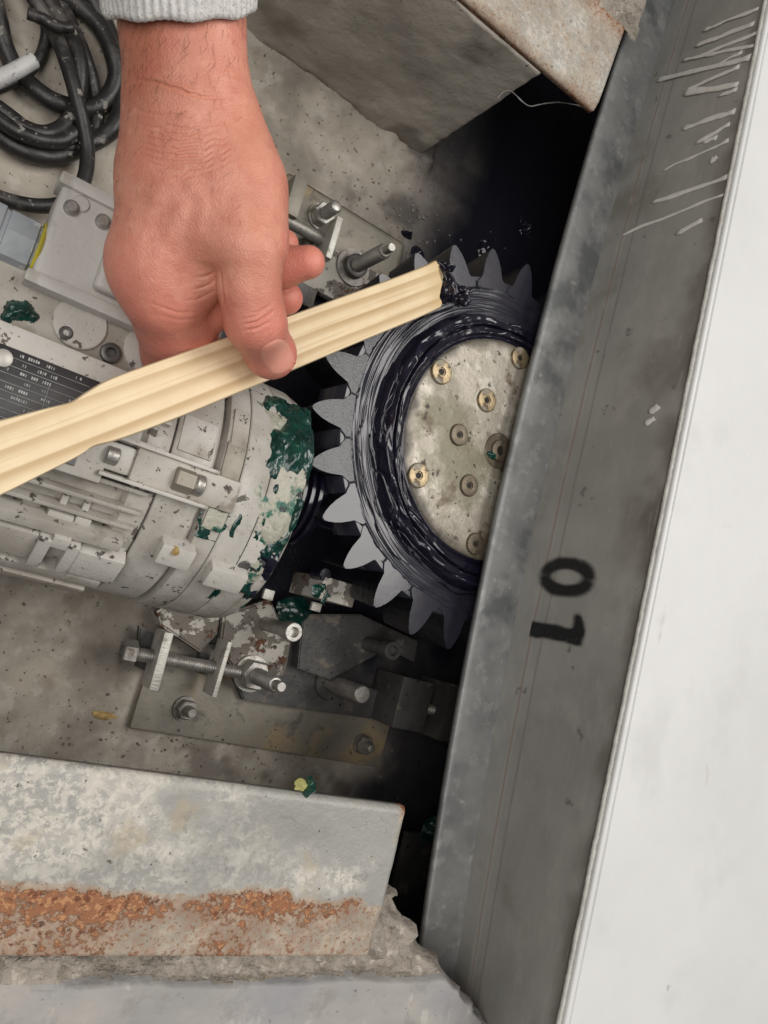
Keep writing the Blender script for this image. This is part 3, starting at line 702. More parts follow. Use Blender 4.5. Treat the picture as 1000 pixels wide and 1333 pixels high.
# ------------------------------------------------------------------ gear motor
def cp(x, th, r): return np.array([x, MY+r*math.cos(th), MZ+r*math.sin(th)])
def cbox(name, x0, x1, th, r0, r1, width, mat, parent, bev=.0012):
    """box on the motor skin: along x, centred on angle th (radians), radial from r0 to r1, tangential width"""
    c = cp((x0+x1)/2, th, (r0+r1)/2); rot = Matrix.Rotation(th-math.pi/2, 4, 'X')
    return box(name, c, (x1-x0, width, r1-r0), mat, parent, bev, rot)
def build_motor():
    D = math.radians
    t = thing('gear_motor', 'dirty light grey gear motor with cooling fins and greasy flange', 'motor', (.1, MY, 0))
    Lx = lambda prof: [(x+.32, r) for x, r in prof]
    A0, A1 = (-.32, MY, MZ), (.5, MY, MZ)
    lathe('housing', A0, A1, Lx([(-.32, 0), (-.32, .080), (-.30, .088), (.118, .088), (.1215, .0925), (.1365, .0925), (.137, .0915)]), m_motor, t, 96)
    lathe('end_shield', A0, A1, Lx([(.1376, .088), (.1376, .0945), (.139, .0955), (.1655, .0955), (.1675, .0935)]), m_motor, t, 96)
    lathe('recess_ring', A0, A1, Lx([(.166, .093), (.1675, .0885), (.1715, .0885), (.172, .093)]), m_motor_d, t, 96)
    lathe('flange_ring', A0, A1, Lx([(.1705, .090), (.1715, .0965), (.1725, .0972), (.1855, .0972), (.1865, .0965)]), m_motor, t, 96)
    lathe('gearbox_ring', A0, A1, Lx([(.1870, .090), (.1872, .0965), (.188, .0972), (.207, .0972), (.208, .0966)]), m_motor, t, 96)
    lathe('gearbox_cap', A0, A1, Lx([(.2088, .09), (.2090, .0962), (.210, .0968), (.226, .0965), (.2275, .0955), (.2278, .0945), (.2288, .0945), (.229, .0955), (.236, .0935), (.2405, .0885), (.243, .080), (.244, .050), (.244, 0)]), m_motor, t, 96)
    # cooling fins
    for dg in list(range(-40, 30, 12)) + [77, 88.5, 106.3, 114.4, 121.3, 127.6]:
        top = .0975 if dg > 60 else .094
        cbox('cooling_fin', .088 if 60 < dg < 95 else -.28, .1325, D(dg), .086, top, .0028, m_motor, t, .0008)
        if dg > 100: pass
    # small moulded ribs between the fins
    for (u, v) in ((82, 655), (110, 665)):
        x, th = cyl(u, v, .093); cbox('cross_rib', x-.0022, x+.0022, th, .086, .0935, .017, m_motor, t)
    for (u, v) in ((72, 671), (85, 675), (108, 679)):
        x, th = cyl(u, v, .096); cbox('rib_foot', x-.005, x+.005, th, .086, .097, .006, m_motor, t, .0015)
    x, th = cyl(42, 652, .090); lathe('casting_plug', cp(x, th, .086), cp(x, th, .10), [(0, .006), (.005, .0055), (.006, .003), (.006, 0)], m_motor_d, t, 16)
    # long boss that carries a through bolt
    th = D(96.5)
    cbox('bolt_boss', .1155, .1880, th, .088, .1015, .0225, m_motor_d, t, .0022)
    cbox('bolt_boss', .086, .1165, th, .086, .0990, .0190, m_motor, t, .0035)
    for s in (-1, 1): cbox('boss_wall', .097, .170, th+s*.118, .09, .1045, .0026, m_motor, t, .0008)
    b0 = cp(.098, th, .0985); b1 = cp(.106, th, .0985)
    rod('bolt_head', b0, b1, .0058, m_zinc, t, 16)
    rod('bolt_nut', cp(.142, th, .100), cp(.156, th, .100), .0088, m_plate, t, 6)
    rod('bolt_end', cp(.156, th, .1005), cp(.1625, th, .1005), .0075, m_zinc, t, 18)
    # ribs / pads round the shield and flange
    for (x0, x1, dg, w, r1, mt) in [(.1400, .1640, 78, .026, .0962, m_motor), (.172, .186, 84, .030, .0983, m_plate), (.1735, .1855, 68, .030, .0985, m_motor_d), (.172, .1865, 107, .016, .0990, m_smear)]:
        cbox('shield_pad', x0, x1, D(dg), .09, r1, w, mt, t, .001)
    for (u0, v0, w, L, mt) in [(228, 722, .016, .024, m_motor), (293, 752, .017, .028, m_motor)]:
        x, th = cyl(u0, v0, .102); cbox('lifting_lug', x-L/2, x+L/2, th, .086, .1065, w, mt, t, .002)
    x, th = cyl(318, 737, .097); rod('plug', cp(x, th, .094), cp(x, th, .0978), .0045, m_dsteel, t, 16)
    x, th = cyl(343, 731, .096); rod('plug', cp(x, th, .092), cp(x, th, .0968), .0035, m_dsteel, t, 16)
    rod('drain_pipe', (.150, .009, .048), (.200, .009, .048), .0085, m_dzinc, t, 18)
    # feet: stepped mounting pads along the near side
    def at(u, v, r): x, th = cyl(u, v, r); return x, th
    xe, th = at(158, 713, .103); cbox('foot_rail', -.28, xe, th, .086, .1035, .0085, m_motor, t, .0012)
    xe, th = at(75, 722, .104)
    a0, _ = at(48, 705, .105); a1, _ = at(92, 735, .105)
    cbox('foot_pad', -.28, a0, th, .084, .1035, .024, m_motor, t, .0012)
    xb, _ = at(158, 742, .104); cbox('foot_pad', a1, xb, th+.03, .084, .1045, .024, m_motor, t, .0015)
    cbox('foot_recess', a0-.001, a1+.001, th, .084, .0985, .022, m_motor_d, t, .0008)
    L = (a1-a0)
    for k in (0, 1): cbox('slot_cheek', (a0, a1-L*.30)[k], (a0+L*.32, a1)[k], th+.005, .090, .1068, .027, m_motor, t, .001)
    cbox('slot_cheek', a0+L*.3, a1-L*.28, th-.115, .090, .1068, .009, m_motor, t, .001)
    _, th = at(75, 745, .104); cbox('foot_base', -.28, xb-.006, th+.05, .080, .1040, .010, m_motor, t, .0012)
    _, th = at(75, 756, .104); cbox('foot_base', -.28, xb-.012, th+.06, .080, .1055, .009, m_motor_d, t, .0012)
    for x in (-.15, .10): box('foot_support', (x, .08, .010), (.06, .12, .020), m_dsteel, t)
    # flat pad with round covers, between name plate and terminal box
    z0 = .183
    box('top_pad', (-.085, .1395, .1745), (.385, .050, .020), m_motor_d, t, .003)
    p = W(105, 421, .187); lathe('round_cover', (p[0], p[1], .180), (p[0], p[1], .2), [(0, .0165), (.0065, .0165), (.0072, .0158), (.0074, .012), (.0074, 0)], m_motor, t, 40)
    p = W(192, 456, .187); lathe('round_cover', (p[0], p[1], .180), (p[0], p[1], .2), [(0, .0155), (.0062, .0155), (.0070, .0148), (.0070, 0)], m_motor, t, 40)
    for (u, v, r) in ((145, 459, .0034), (86, 433, .0022)):
        p = W(u, v, .188); lathe('screw_hole', (p[0], p[1], .1840), (p[0], p[1], .2), [(0, r*2.0), (.0042, r*1.9), (.0048, r*1.5), (.0046, r), (.001, r*.9), (.001, 0)], m_dsteel, t, 20)
    # name plate on its sloping seat
    a = W(0, 449, .200); b = W(130, 492, .200)
    yA = (a[1]+b[1])/2; cz = .2085
    rot = Matrix.Rotation(math.radians(-7), 4, 'X')
    c = Vector((-.02, yA-.029, cz-.003)); Lp = .206; Wp = .056
    box('plate_seat', c+Vector((-.02, .004, -.0045)), (Lp+.075, Wp+.020, .006), m_motor, t, .002, rot)
    pl = box('name_plate', c, (Lp, Wp, .0012), m_name, t, .0004, rot)
    M = Matrix.Translation(c) @ rot
    def marks(name, rects, z=.0009):
        bm = bmesh.new()
        for (x, y, w, h) in rects:
            vs = [bm.verts.new((x+sx*w/2, y+sy*h/2, z)) for sx, sy in ((-1, -1), (1, -1), (1, 1), (-1, 1))]; bm.faces.new(vs)
        o = bobj(name, bm, m_print, None, False, M); o.parent = pl; o.matrix_parent_inverse = pl.matrix_basis.inverted(); o['kind'] = 'stuff'; return o
    ru = [(0, y, Lp-.010, .00022) for y in np.arange(-.0245, .024, .0052)] + [(x, -.003, .00022, .036) for x in (-.07, -.03, .012, .044, .076)]
    marks('plate_rules', ru)
    rr = []; rnd = random.Random(3)
    for y in np.arange(-.0219, .026, .0052):
        x = -Lp/2+.008
        while x < Lp/2-.008:
            wl = rnd.choice([2, 3, 4, 5, 7])
            for k in range(wl):
                if rnd.random() < .9: rr.append((x, y+.0002*rnd.random(), .00075+.0003*rnd.random(), rnd.choice([.0015, .0018, .0019])))
                if rnd.random() < .35: rr[-1] = (x, y, .0004, .0018)
                x += .00135
            x += rnd.choice([.0022, .006, .012, .018])
    marks('plate_characters', rr)
    p = W(4, 466, .206); lathe('plate_rivet', (p[0], p[1], .204), (p[0], p[1], .22), [(0, .0055), (.003, .0052), (.004, .003), (.004, 0)], m_alu, t, 20)
    # terminal box
    tb = Vector((.087, .191, .174)); bm = bmesh.new(); bm_box(bm, (0, 0, 0), (.120, .062, .042), .004, None, 3)
    o = bobj('terminal_box', bm, m_box, t, True, Matrix.Translation(tb))
    for s in (-1, 1):
        r = box('box_rim', tb+Vector((.000, s*.033, .012)), (.126, .0085, .024), m_box, None, .0022); r.parent = o; r.matrix_parent_inverse = o.matrix_basis.inverted()
    bm = bmesh.new(); bm_box(bm, (0, 0, 0), (.086, .050, .012), .004, None, 3)
    l = bobj('box_lid', bm, m_box, None, True, Matrix.Translation(tb+Vector((.017, 0, .0245)))); l.parent = o; l.matrix_parent_inverse = o.matrix_basis.inverted()
    for (u, v) in ((93, 270), (134, 288)):
        p = W(u, v, .197); s_ = lathe('box_screw', (p[0], p[1], .190), (p[0], p[1], .21), [(0, .0048), (.008, .0046), (.0095, .003), (.0095, 0)], m_zinc, None, 16); s_.parent = o; s_.matrix_parent_inverse = o.matrix_basis.inverted()
    cb = lathe('corner_boss', (.040, .214, .160), (.040, .214, .3), [(0, .0070), (.0330, .0070), (.0365, .0045), (.0365, 0)], m_box, None, 20); cb.parent = o; cb.matrix_parent_inverse = o.matrix_basis.inverted()
    box('side_lug', (.0755, .2255, .178), (.050, .014, .018), m_box, t, .003)
    # cable gland with yellow seal
    gy, gz = .179, .176
    g = lathe('cable_gland', (-.03, gy, gz), (.2, gy, gz), [(0, .010), (0, .0185), (.012, .0195), (.0125, .0205), (.0335, .0205), (.0345, .0190), (.0365, .0185), (.037, .0198), (.0535, .0198), (.0545, .0175), (.059, .0175)], m_gland, t, 8, True)
    sl = lathe('seal_ring', (.0255, gy, gz), (.2, gy, gz), [(0, .0150), (0, .0192), (.0012, .0200), (.0026, .0192), (.0026, .015)], m_yellow, None, 40); sl.parent = g; sl.matrix_parent_inverse = g.matrix_basis.inverted()
    tube('supply_cable', catmull([(-.025, gy, gz), (-.08, gy, gz), (-.15, gy+.02, gz-.03), (-.25, gy+.06, gz-.10)]), .008, m_rubber, t)
    # worm on the output shaft
    th_p = [(0, .030), (.003, .036)]; z = .004
    while z < .046: th_p += [(z, .0335), (z+.0012, .0385), (z+.0042, .0385), (z+.0056, .0335)]; z += .0074
    th_p += [(.054, .030), (.056, .018), (.075, .018), (.075, 0)]
    lathe('worm', (.238, .098, .106), (.5, .098, .106), th_p, m_grease, t, 48)
    rod('output_shaft', (.20, MY, MZ-.002), (.262, MY, MZ-.002), .030, m_gdark, t, 32)
    # grease on the flange: pale smear, green lumps, navy at the mouth
    def cpatch(name, x0, x1, d0, d1, R, fn, mat, n=130):
        X, A = np.meshgrid(np.linspace(x0, x1, n), np.radians(np.linspace(d0, d1, n)), indexing='ij')
        N = np.stack([0*X, np.cos(A), np.sin(A)], -1); Rr = R(X) if callable(R) else R
        P = np.stack([X, MY+np.cos(A)*Rr, MZ+np.sin(A)*Rr], -1)
        patch(name, P, N, fn(X, np.degrees(A), P), mat, t)
    Rf = lambda X: np.interp(X, [.186, .226, .236, .243, .2455, .250], [.0970, .0966, .0937, .080, .062, .040])
    cpatch('pale_grease', .186, .2475, 52, 150, Rf, lambda X, A, P: .0050*(-.40+sst(.188, .226, X)*.85-sst(100, 150, A+12*fbm(P, 40, 3, 8))*.9+.75*fbm(P*[1.6, 1, 1], 50, 4, 3)) , m_smear)
    cpatch('green_grease', .176, .249, 40, 112, Rf, lambda X, A, P: .010*(.0+.9*sst(98, 62, A)*sst(.185, .235, X)+.95*fbm(P*[1.6, 1, 1], 42, 4, 31)-.45*sst(.20, .186, X)-.30), m_green)
    cpatch('green_grease', .205, .251, 88, 150, Rf, lambda X, A, P: .011*(-.36+.55*sst(.208, .24, X)*sst(148, 120, A)+1.0*fbm(P*[1.6, 1, 1], 50, 4, 47)), m_green)
    cpatch('navy_grease', .222, .252, 70, 140, Rf, lambda X, A, P: .008*(-.20+.9*fbm(P, 60, 5, 77)+.3*sst(.225, .243, X)), m_grease)
    X, th = cyl(262, 672, .098)
    cpatch('green_streak', .168, .190, 104, 116, .0975, lambda X, A, P: .0022*(-.05+1.2*fbm(P, 120, 4, 12)), m_green, 60)
    p = W(26, 406, .188)
    n = 40; U, V = np.meshgrid(np.linspace(-1, 1, n), np.linspace(-1, 1, n), indexing='ij'); P = np.stack([p[0]+.012*U, p[1]+.013*V, 0*U+.1855], -1)
    patch('green_blob', P, np.array([0, 0, 1.]), .007*(.55-np.hypot(U, V)+.65*fbm(P, 130, 4, 15)), m_green, t)
    for i, (u, v, z) in enumerate([(142, 412, .187), (229, 718, None)]):
        if z: p = W(u, v, z)
        else:
            x, th = cyl(u, v, .107 if i == 1 else .1005); p = cp(x, th, .107 if i == 1 else .1005)
        U, V = np.meshgrid(np.linspace(-1, 1, 16), np.linspace(-1, 1, 16), indexing='ij'); P = np.stack([p[0]+.0042*U, p[1]+.0036*V, 0*U+p[2]], -1)
        patch('yellow_chip', P, np.array([0, 0, 1.]), .0030*(.6-np.hypot(U, V)+.7*fbm(P, 260, 3, 5+i)), m_chip, t)
build_motor()

# ------------------------------------------------------------------ mounting brackets
def stud(parent, p, z0, z1, r, washer=None, nut=True, mat=None, dull=False):
    mat = mat or m_zinc; p = np.array([p[0], p[1], 0.])
    s = threaded('stud', p+[0, 0, z0], p+[0, 0, z1], r, mat, parent)
    def sub(o): o.parent = s; o.matrix_parent_inverse = s.matrix_basis.inverted()
    if washer: sub(lathe('washer', p+[0, 0, z0], p+[0, 0, z1], [(0, washer*.5), (0, washer), (.0026, washer*.98), (.0028, washer*.5)], mat, None, 28))
    if nut:
        o = lathe('nut', p+[0, 0, z0+.0028], p+[0, 0, z1], [(0, r*1.0), (0, r*1.75), (.0012, r*1.92), (r*1.35, r*1.92), (r*1.6, r*1.7), (r*1.6, r)], mat, None, 6, False); sub(o)
    return s
def build_brackets():
    # lower bracket
    t = thing('motor_bracket', 'stained motor bracket plate with threaded studs beside the rusty rail', 'bracket', (.36, -.06, 0), 'motor brackets')
    bm = bmesh.new(); bm_box(bm, (0, 0, 0), (.276, .072, .008), .003, None, 2); bobj('base_plate', bm, m_plate, t, True, Matrix.Translation((.368, -.092, .004)))
    stud(t, W(240, 922, .008), .008, .030, .0050, .0115, True, m_dzinc)
    stud(t, W(470, 968, .008), .008, .030, .0052, .0105, True, m_dzinc)
    # slide plates
    def pane(name, pts, z0, z1, mat, bev=.0012):
        bm = bmesh.new(); a = [bm.verts.new((x, y, z1)) for x, y in pts]; b = [bm.verts.new((x, y, z0)) for x, y in pts]; n = len(pts)
        f = bm.faces.new(a); bm.faces.new(b[::-1])
        for i in range(n): bm.faces.new((a[i], b[i], b[(i+1) % n], a[(i+1) % n]))
        bmesh.ops.recalc_face_normals(bm, faces=bm.faces)
        bmesh.ops.bevel(bm, geom=list(f.edges), offset=bev, segments=2, affect='EDGES'); bmesh.ops.triangulate(bm, faces=[q for q in bm.faces if len(q.verts) > 4])
        return bobj(name, bm, mat, t, True)
    w2 = lambda u, v, z: tuple(W(u, v, z)[:2])
    pane('slide_plate', [w2(300, 872, .018), w2(318, 912, .018), w2(498, 938, .018), w2(502, 900, .018), w2(425, 885, .018), w2(400, 800, .018), w2(300, 795, .018)], .0085, .018, m_dsteel)
    pane('painted_foot', [w2(292, 800, .026), w2(286, 846, .026), w2(312, 880, .026), w2(372, 880, .026), w2(380, 835, .026), w2(352, 780, .026)], .0182, .026, m_flake, .002)
    pane('painted_foot', [w2(205, 796, .022), w2(210, 815, .022), w2(262, 850, .022), w2(284, 825, .022), w2(290, 780, .022), w2(240, 775, .022)], .0005, .022, m_flake, .002)
    pane('side_pad', [w2(182, 815, .016), w2(178, 868, .016), w2(205, 882, .016), w2(212, 830, .016)], .0085, .016, m_dsteel)
    pane('side_pad', [w2(262, 838, .016), w2(258, 876, .016), w2(284, 884, .016), w2(290, 840, .016)], .0085, .016, m_dsteel)
    # lugs and adjusting screw
    zr = .034
    box('lug', (.2265, -.062, .036), (.0085, .050, .026), m_lug, t, .0015, Matrix.Rotation(.03, 4, 'Z'))
    box('lug', (.2820, -.058, .036), (.0045, .050, .026), m_lug, t, .0012)
    a = np.array([.207, -.0615, zr]); s = threaded('adjusting_screw', a, a+[.100, .003, 0], .0060, m_zinc, t)
    hd = lathe('screw_head', a-[.0115, .0003, 0], a, [(0, .006), (0, .0105), (.001, .0113), (.0105, .0113), (.0115, .0105), (.0115, .005)], m_dzinc, None, 6, False); hd.parent = s; hd.matrix_parent_inverse = s.matrix_basis.inverted()
    p = W(325, 876, .024)
    stud(t, p, .0262, .082, .0078, .0175, True, m_zinc)
    rod('stud_tip', (p[0], p[1], .082), (p[0], p[1], .094), .0045, m_zinc, t, 14)
    p = W(432, 889, .022); rod('locating_pin', (p[0], p[1], .018), (p[0], p[1], .082), .0085, m_zinc, t, 24); lathe('pin_washer', (p[0], p[1], .0182), (p[0], p[1], .03), [(0, .009), (0, .018), (.003, .017), (.003, .009)], m_dsteel, t, 26)
    # clamp blocks under the machine flange
    box('clamp_block', (.4910, -.052, .034), (.040, .052, .050), m_dsteel, t, .002)
    box('clamp_block', (.5420, -.052, .030), (.019, .060, .055), m_dsteel, t, .002)
    s = threaded('clamp_screw', (.505, -.054, .038), (.572, -.054, .038), .0058, m_dzinc, t)
    # gusset with a triangular opening and cap screws
    pane('gusset', [w2(388, 870, .036), w2(430, 885, .036), w2(505, 845, .036), w2(540, 862, .036), w2(545, 835, .036), w2(470, 800, .036), w2(395, 800, .036)], .018, .036, m_dsteel)
    for (u, v, z0, z1, r, mt) in ((345, 812, .026, .088, .0078, m_zinc), (478, 838, .036, .085, .0082, m_dsteel)):
        p = W(u, v, z0); L = z1-z0
        lathe('cap_screw', (p[0], p[1], z0), (p[0], p[1], z1), [(0, 0), (0, r*.85), (L-.014, r*.85), (L-.0138, r*1.12), (L-.001, r*1.12), (L, r*1.02), (L, r*.62), (L-.006, r*.55), (L-.006, 0)], mt, t, 24)
    # greasy guard plate below the worm
    p = W(420, 767, .075); box('guard_plate', p, (.036, .020, .060), m_flake, t, .001)
    p = W(424, 748, .105); rod('guard_screw', p-[0, 0, .02], p, .006, m_grease, t, 16)
    p = W(349, 774, .070); box('paint_chip', p, (.010, .009, .004), m_lug, t, .0006)
    p = W(411, 790, .070); box('paint_chip', p, (.010, .008, .004), m_lug, t, .0006)
    n = 60; U, V = np.meshgrid(np.linspace(-1, 1, n), np.linspace(-1, 1, n), indexing='ij'); p = W(385, 800, .030); P = np.stack([p[0]+.035*U, p[1]+.022*V, 0*U+.030], -1)
    patch('green_grease', P, np.array([0, 0, 1.]), .016*(.65-np.hypot(U, V)+.5*fbm(P, 60, 4, 3)), m_green, t)
    p = W(418, 770, .106); P = np.stack([p[0]+.014*U, p[1]+.014*V, 0*U+.1052], -1)
    patch('green_grease', P, np.array([0, 0, 1.]), .004*(.45-np.hypot(U, V)+.8*fbm(P, 140, 4, 13)), m_green, t)
    # upper bracket
    t2 = thing('motor_bracket', 'stained motor bracket plate with two studs beneath the raised fingertips', 'bracket', (.26, .38, 0), 'motor brackets')
    bm = bmesh.new(); bm_box(bm, (0, 0, 0), (.150, .080, .008), .006, None, 3); bobj('base_plate', bm, m_plate, t2, True, Matrix.Translation((.293, .384, .004)))
    t = t2
    stud(t2, W(416, 283, .008), .008, .044, .0065, .0140, True, m_zinc)
    bx = W(460, 348, .022); stud(t2, bx, .020, .083, .0075, .0195, False, m_dzinc); lathe('spacer_nut', (bx[0], bx[1], .0226), (bx[0], bx[1], .04), [(0, .007), (0, .0125), (.008, .0120), (.009, .010), (.009, .007)], m_dsteel, t2, 28)
    rod('stud_tip', (bx[0], bx[1], .083), (bx[0], bx[1], .094), .0042, m_zinc, t2, 14)
    rod('adjusting_screw', (.215, .364, .030), (.276, .366, .030), .0062, m_dzinc, t2, 20)
    box('lug', (.2675, .3625, .031), (.0065, .044, .042), m_lug, t2, .001)
    box('lug', (.2225, .385, .026), (.014, .040, .034), m_plate, t2, .001)
    box('slide_plate', (.30, .345, .014), (.095, .050, .0118), m_flake, t2, .002)
    box('slide_plate', (.25, .325, .012), (.06, .05, .014), m_dsteel, t2, .002)
build_brackets()

# ------------------------------------------------------------------ cable coil
def build_coil():
    t = thing('cable_coil', 'coil of dusty black rubber cable lying on the concrete floor', 'cable', tuple(W(60, 120, 0)))
    runs = [([(-45,-70),(-15,-20),(-2,25),(6,60),(22,92),(45,115),(70,132),(100,141),(122,140),(142,125),(152,100),(147,70),(132,38),(108,12),(80,-8),(50,-40)], .012, 10.5),
            ([(95,-40),(118,-5),(138,35),(150,75),(157,115),(157,145),(147,166),(128,181),(100,194),(72,204),(45,201),(18,190),(-10,172),(-40,160)], .010, 10.5),
            ([(20,-40),(45,0),(62,28),(78,58),(90,92),(100,128),(109,165),(114,200),(110,232),(97,256),(78,266),(48,268),(15,262),(-15,252),(-50,240)], .026, 8.5),
            ([(40,-40),(62,-2),(80,30),(96,55),(104,85),(103,118),(96,145),(82,165),(60,174),(35,168),(10,150),(-20,128)], .020, 9.5),
            ([(60,-40),(78,0),(95,38),(108,68),(118,100),(124,135),(123,165),(112,186),(85,192),(50,186),(20,172),(-15,150)], .009, 8.5),
            ([(-30,130),(0,156),(25,172),(52,182),(80,183),(100,172)], .022, 9),
            ([(30,-30),(50,5),(60,35),(58,58),(50,78),(35,95),(5,112),(-25,122)], .008, 6.5)]
    for i, (px, z, r) in enumerate(runs):
        P = [W(u, v, z+.003*math.sin(k*1.3+i)) for k, (u, v) in enumerate(px)]
        P = catmull(P, 10); rr = np.array([1.13*r*pix(p)[2]/1000 for p in P]); P[:, 2] = np.maximum(P[:, 2], rr+.001)
        tube('cable_loop', P, rr, m_rubber, t, 16)
    P = catmull([W(u, v, .034) for u, v in ((-25, 116), (0, 102), (22, 91), (44, 78))], 10); tube('label_sleeve', P, .0062, m_sleeve, t, 16)
    P = catmull([W(u, v, .040) for u, v in ((36, 16), (46, 20), (58, 26), (72, 33), (84, 36), (94, 35))], 8); tube('cable_tie', P, .0045, m_rubber, t, 10, jitter=.3)
build_coil()

# ------------------------------------------------------------------ stirring stick
TIPD, HANDD = .640, .425
def stick_plane():
    a = PD(160, 528, HANDD); b = PD(578, 367, TIPD); L = (b-a)/np.linalg.norm(b-a)
    w = np.cross(L, (a+b)/2-CAM); w /= np.linalg.norm(w); n = np.cross(L, w); n /= np.linalg.norm(n)
    if n @ (CAM-a) < 0: n = -n
    return a, L, w, n
SA, SL, SW, SN = stick_plane()
def on_stick(u, v):
    r = ray(u, v); return CAM + r*(((SA-CAM) @ SN)/(r @ SN))
def build_stick():
    t = thing('stirring_stick', 'pale pine stirring stick with grooved grain and grease on its tip', 'stick', tuple(SA))
    top = np.array([(-160, 584), (-60, 559), (0, 546), (55, 532), (88, 524), (100, 519), (118, 507), (150, 490), (225, 463), (300, 437), (400, 402), (500, 366), (552, 346), (568, 338)])
    bot = np.array([(-190, 731), (-60, 673), (0, 646), (60, 616), (96, 598), (110, 590), (124, 581), (160, 571), (235, 543), (300, 516), (370, 487), (460, 449), (540, 416), (580, 398)])
    T = np.array([on_stick(*p) for p in top]); B = np.array([on_stick(*p) for p in bot])
    nl, nw = 420, 90; k = np.linspace(0, 1, nl)
    def res(P):
        s = np.r_[0, np.cumsum(np.linalg.norm(np.diff(P, axis=0), axis=1))]; s /= s[-1]
        Q = catmull(P, 6); ss = np.r_[0, np.cumsum(np.linalg.norm(np.diff(Q, axis=0), axis=1))]; ss /= ss[-1]
        return np.stack([np.interp(k, ss, Q[:, i]) for i in range(3)], 1)
    T, B = res(T), res(B); w = np.linspace(0, 1, nw)
    P = T[:, None]*(1-w)[None, :, None] + B[:, None]*w[None, :, None]
    s = ((P-SA) @ SL); wo = ((P-SA) @ SW)
    jag = .0060*sst(0, .28, w)*sst(.62, .30, w) + .0040*vn(np.stack([w*9, 0*w, 0*w], 1), 1, 3) - .004*sst(.45, .75, w)
    P = P + SL*(jag[None, :]*sst(.96, 1.0, k)[:, None])[..., None]
    q = np.stack([s*4, wo*0, wo*0], -1); wob = .0022*vn(q, 1, 4) + .0008*vn(q*3, 1, 6)
    fr = np.mod((wo+wob-.003)/.0104 + .05*np.sin(s*9), 1.0); rings = sst(.15, .86, fr)*sst(1.0, .90, fr); ring = rings**1.6*(.75+.25*vn(np.stack([s*9, wo*60, 0*wo], -1), 1, 12))
    fine = fbm(np.stack([s*12, wo*900, 0*wo], -1), 1, 3, 9)*.5+.5
    h = .00014*(1-rings)+.00012*fine - .0022*(sst(.035, 0, w)**2+sst(.965, 1, w)**2)[None, :]
    tip = sst(.93, 1, k)[:, None]*np.ones(nw)[None]
    Vt = (P+SN*h[..., None]).reshape(-1, 3); Vb = (P-SN*(.0055 - .0012*(sst(.04, 0, w)+sst(.96, 1, w))[None, :, None])).reshape(-1, 3)
    n = len(Vt); F = list(map(tuple, gridF(nl, nw))) + [tuple(n+np.array(f)[::-1]) for f in gridF(nl, nw)]
    for i in range(nl-1):
        a, b = i*nw, (i+1)*nw; F += [(a, n+a, n+b, b), (a+nw-1, b+nw-1, n+b+nw-1, n+a+nw-1)]
    e = (nl-1)*nw
    for j in range(nw-1): F += [(e+j, n+e+j, n+e+j+1, e+j+1), (j+1, n+j+1, n+j, j)]
    att = lambda A: np.concatenate([A.ravel(), A.ravel()])
    o = mobj('paddle', np.concatenate([Vt, Vb]), F, m_wood, t, attr={'ring': att(ring), 'fine': att(fine), 'tip': att(tip)})
    bm = bmesh.new(); bm.from_mesh(o.data); bmesh.ops.recalc_face_normals(bm, faces=bm.faces); bm.to_mesh(o.data); bm.free(); o.data.polygons.foreach_set('use_smooth', [True]*len(o.data.polygons)); o.data.set_sharp_from_angle(angle=math.radians(40))
    # grease clinging to the tip
    c = PD(584, 378, TIPD+.004); g = 44; st = .0009; org = c-st*g/2
    ii = np.stack(np.meshgrid(*[np.arange(g)]*3, indexing='ij'), -1)*st+org
    q = ii-c; d1 = q @ SL; d2 = q @ UP; d3 = q @ FW
    D = np.sqrt((d1/.0075)**2+((d2+.0002)/.0115)**2+(d3/.009)**2)-1; D = D+.55*fbm(ii, 170, 3, 4)
    c2 = PD(577, 345, TIPD+.001); q2 = ii-c2; D2 = np.sqrt(((q2 @ SL)/.004)**2+((q2 @ UP)/.006)**2+((q2 @ FW)/.004)**2)-1+.5*fbm(ii, 260, 2, 9)
    V, F = surface_nets(np.minimum(D, D2), org, st); mobj('grease_dollop', V, F, m_grease, t)
    for i, pts in enumerate([[(556, 344), (566, 341), (574, 343), (580, 350)], [(582, 352), (590, 362), (594, 374), (590, 386)], [(572, 346), (578, 356), (582, 366)]]):
        P = catmull([PD(u, v, TIPD-.004) for u, v in pts], 8); tube('grease_string', P, .0011*np.sin(np.linspace(.3, 2.9, len(P))), m_grease, t, 8, jitter=.5)
build_stick()

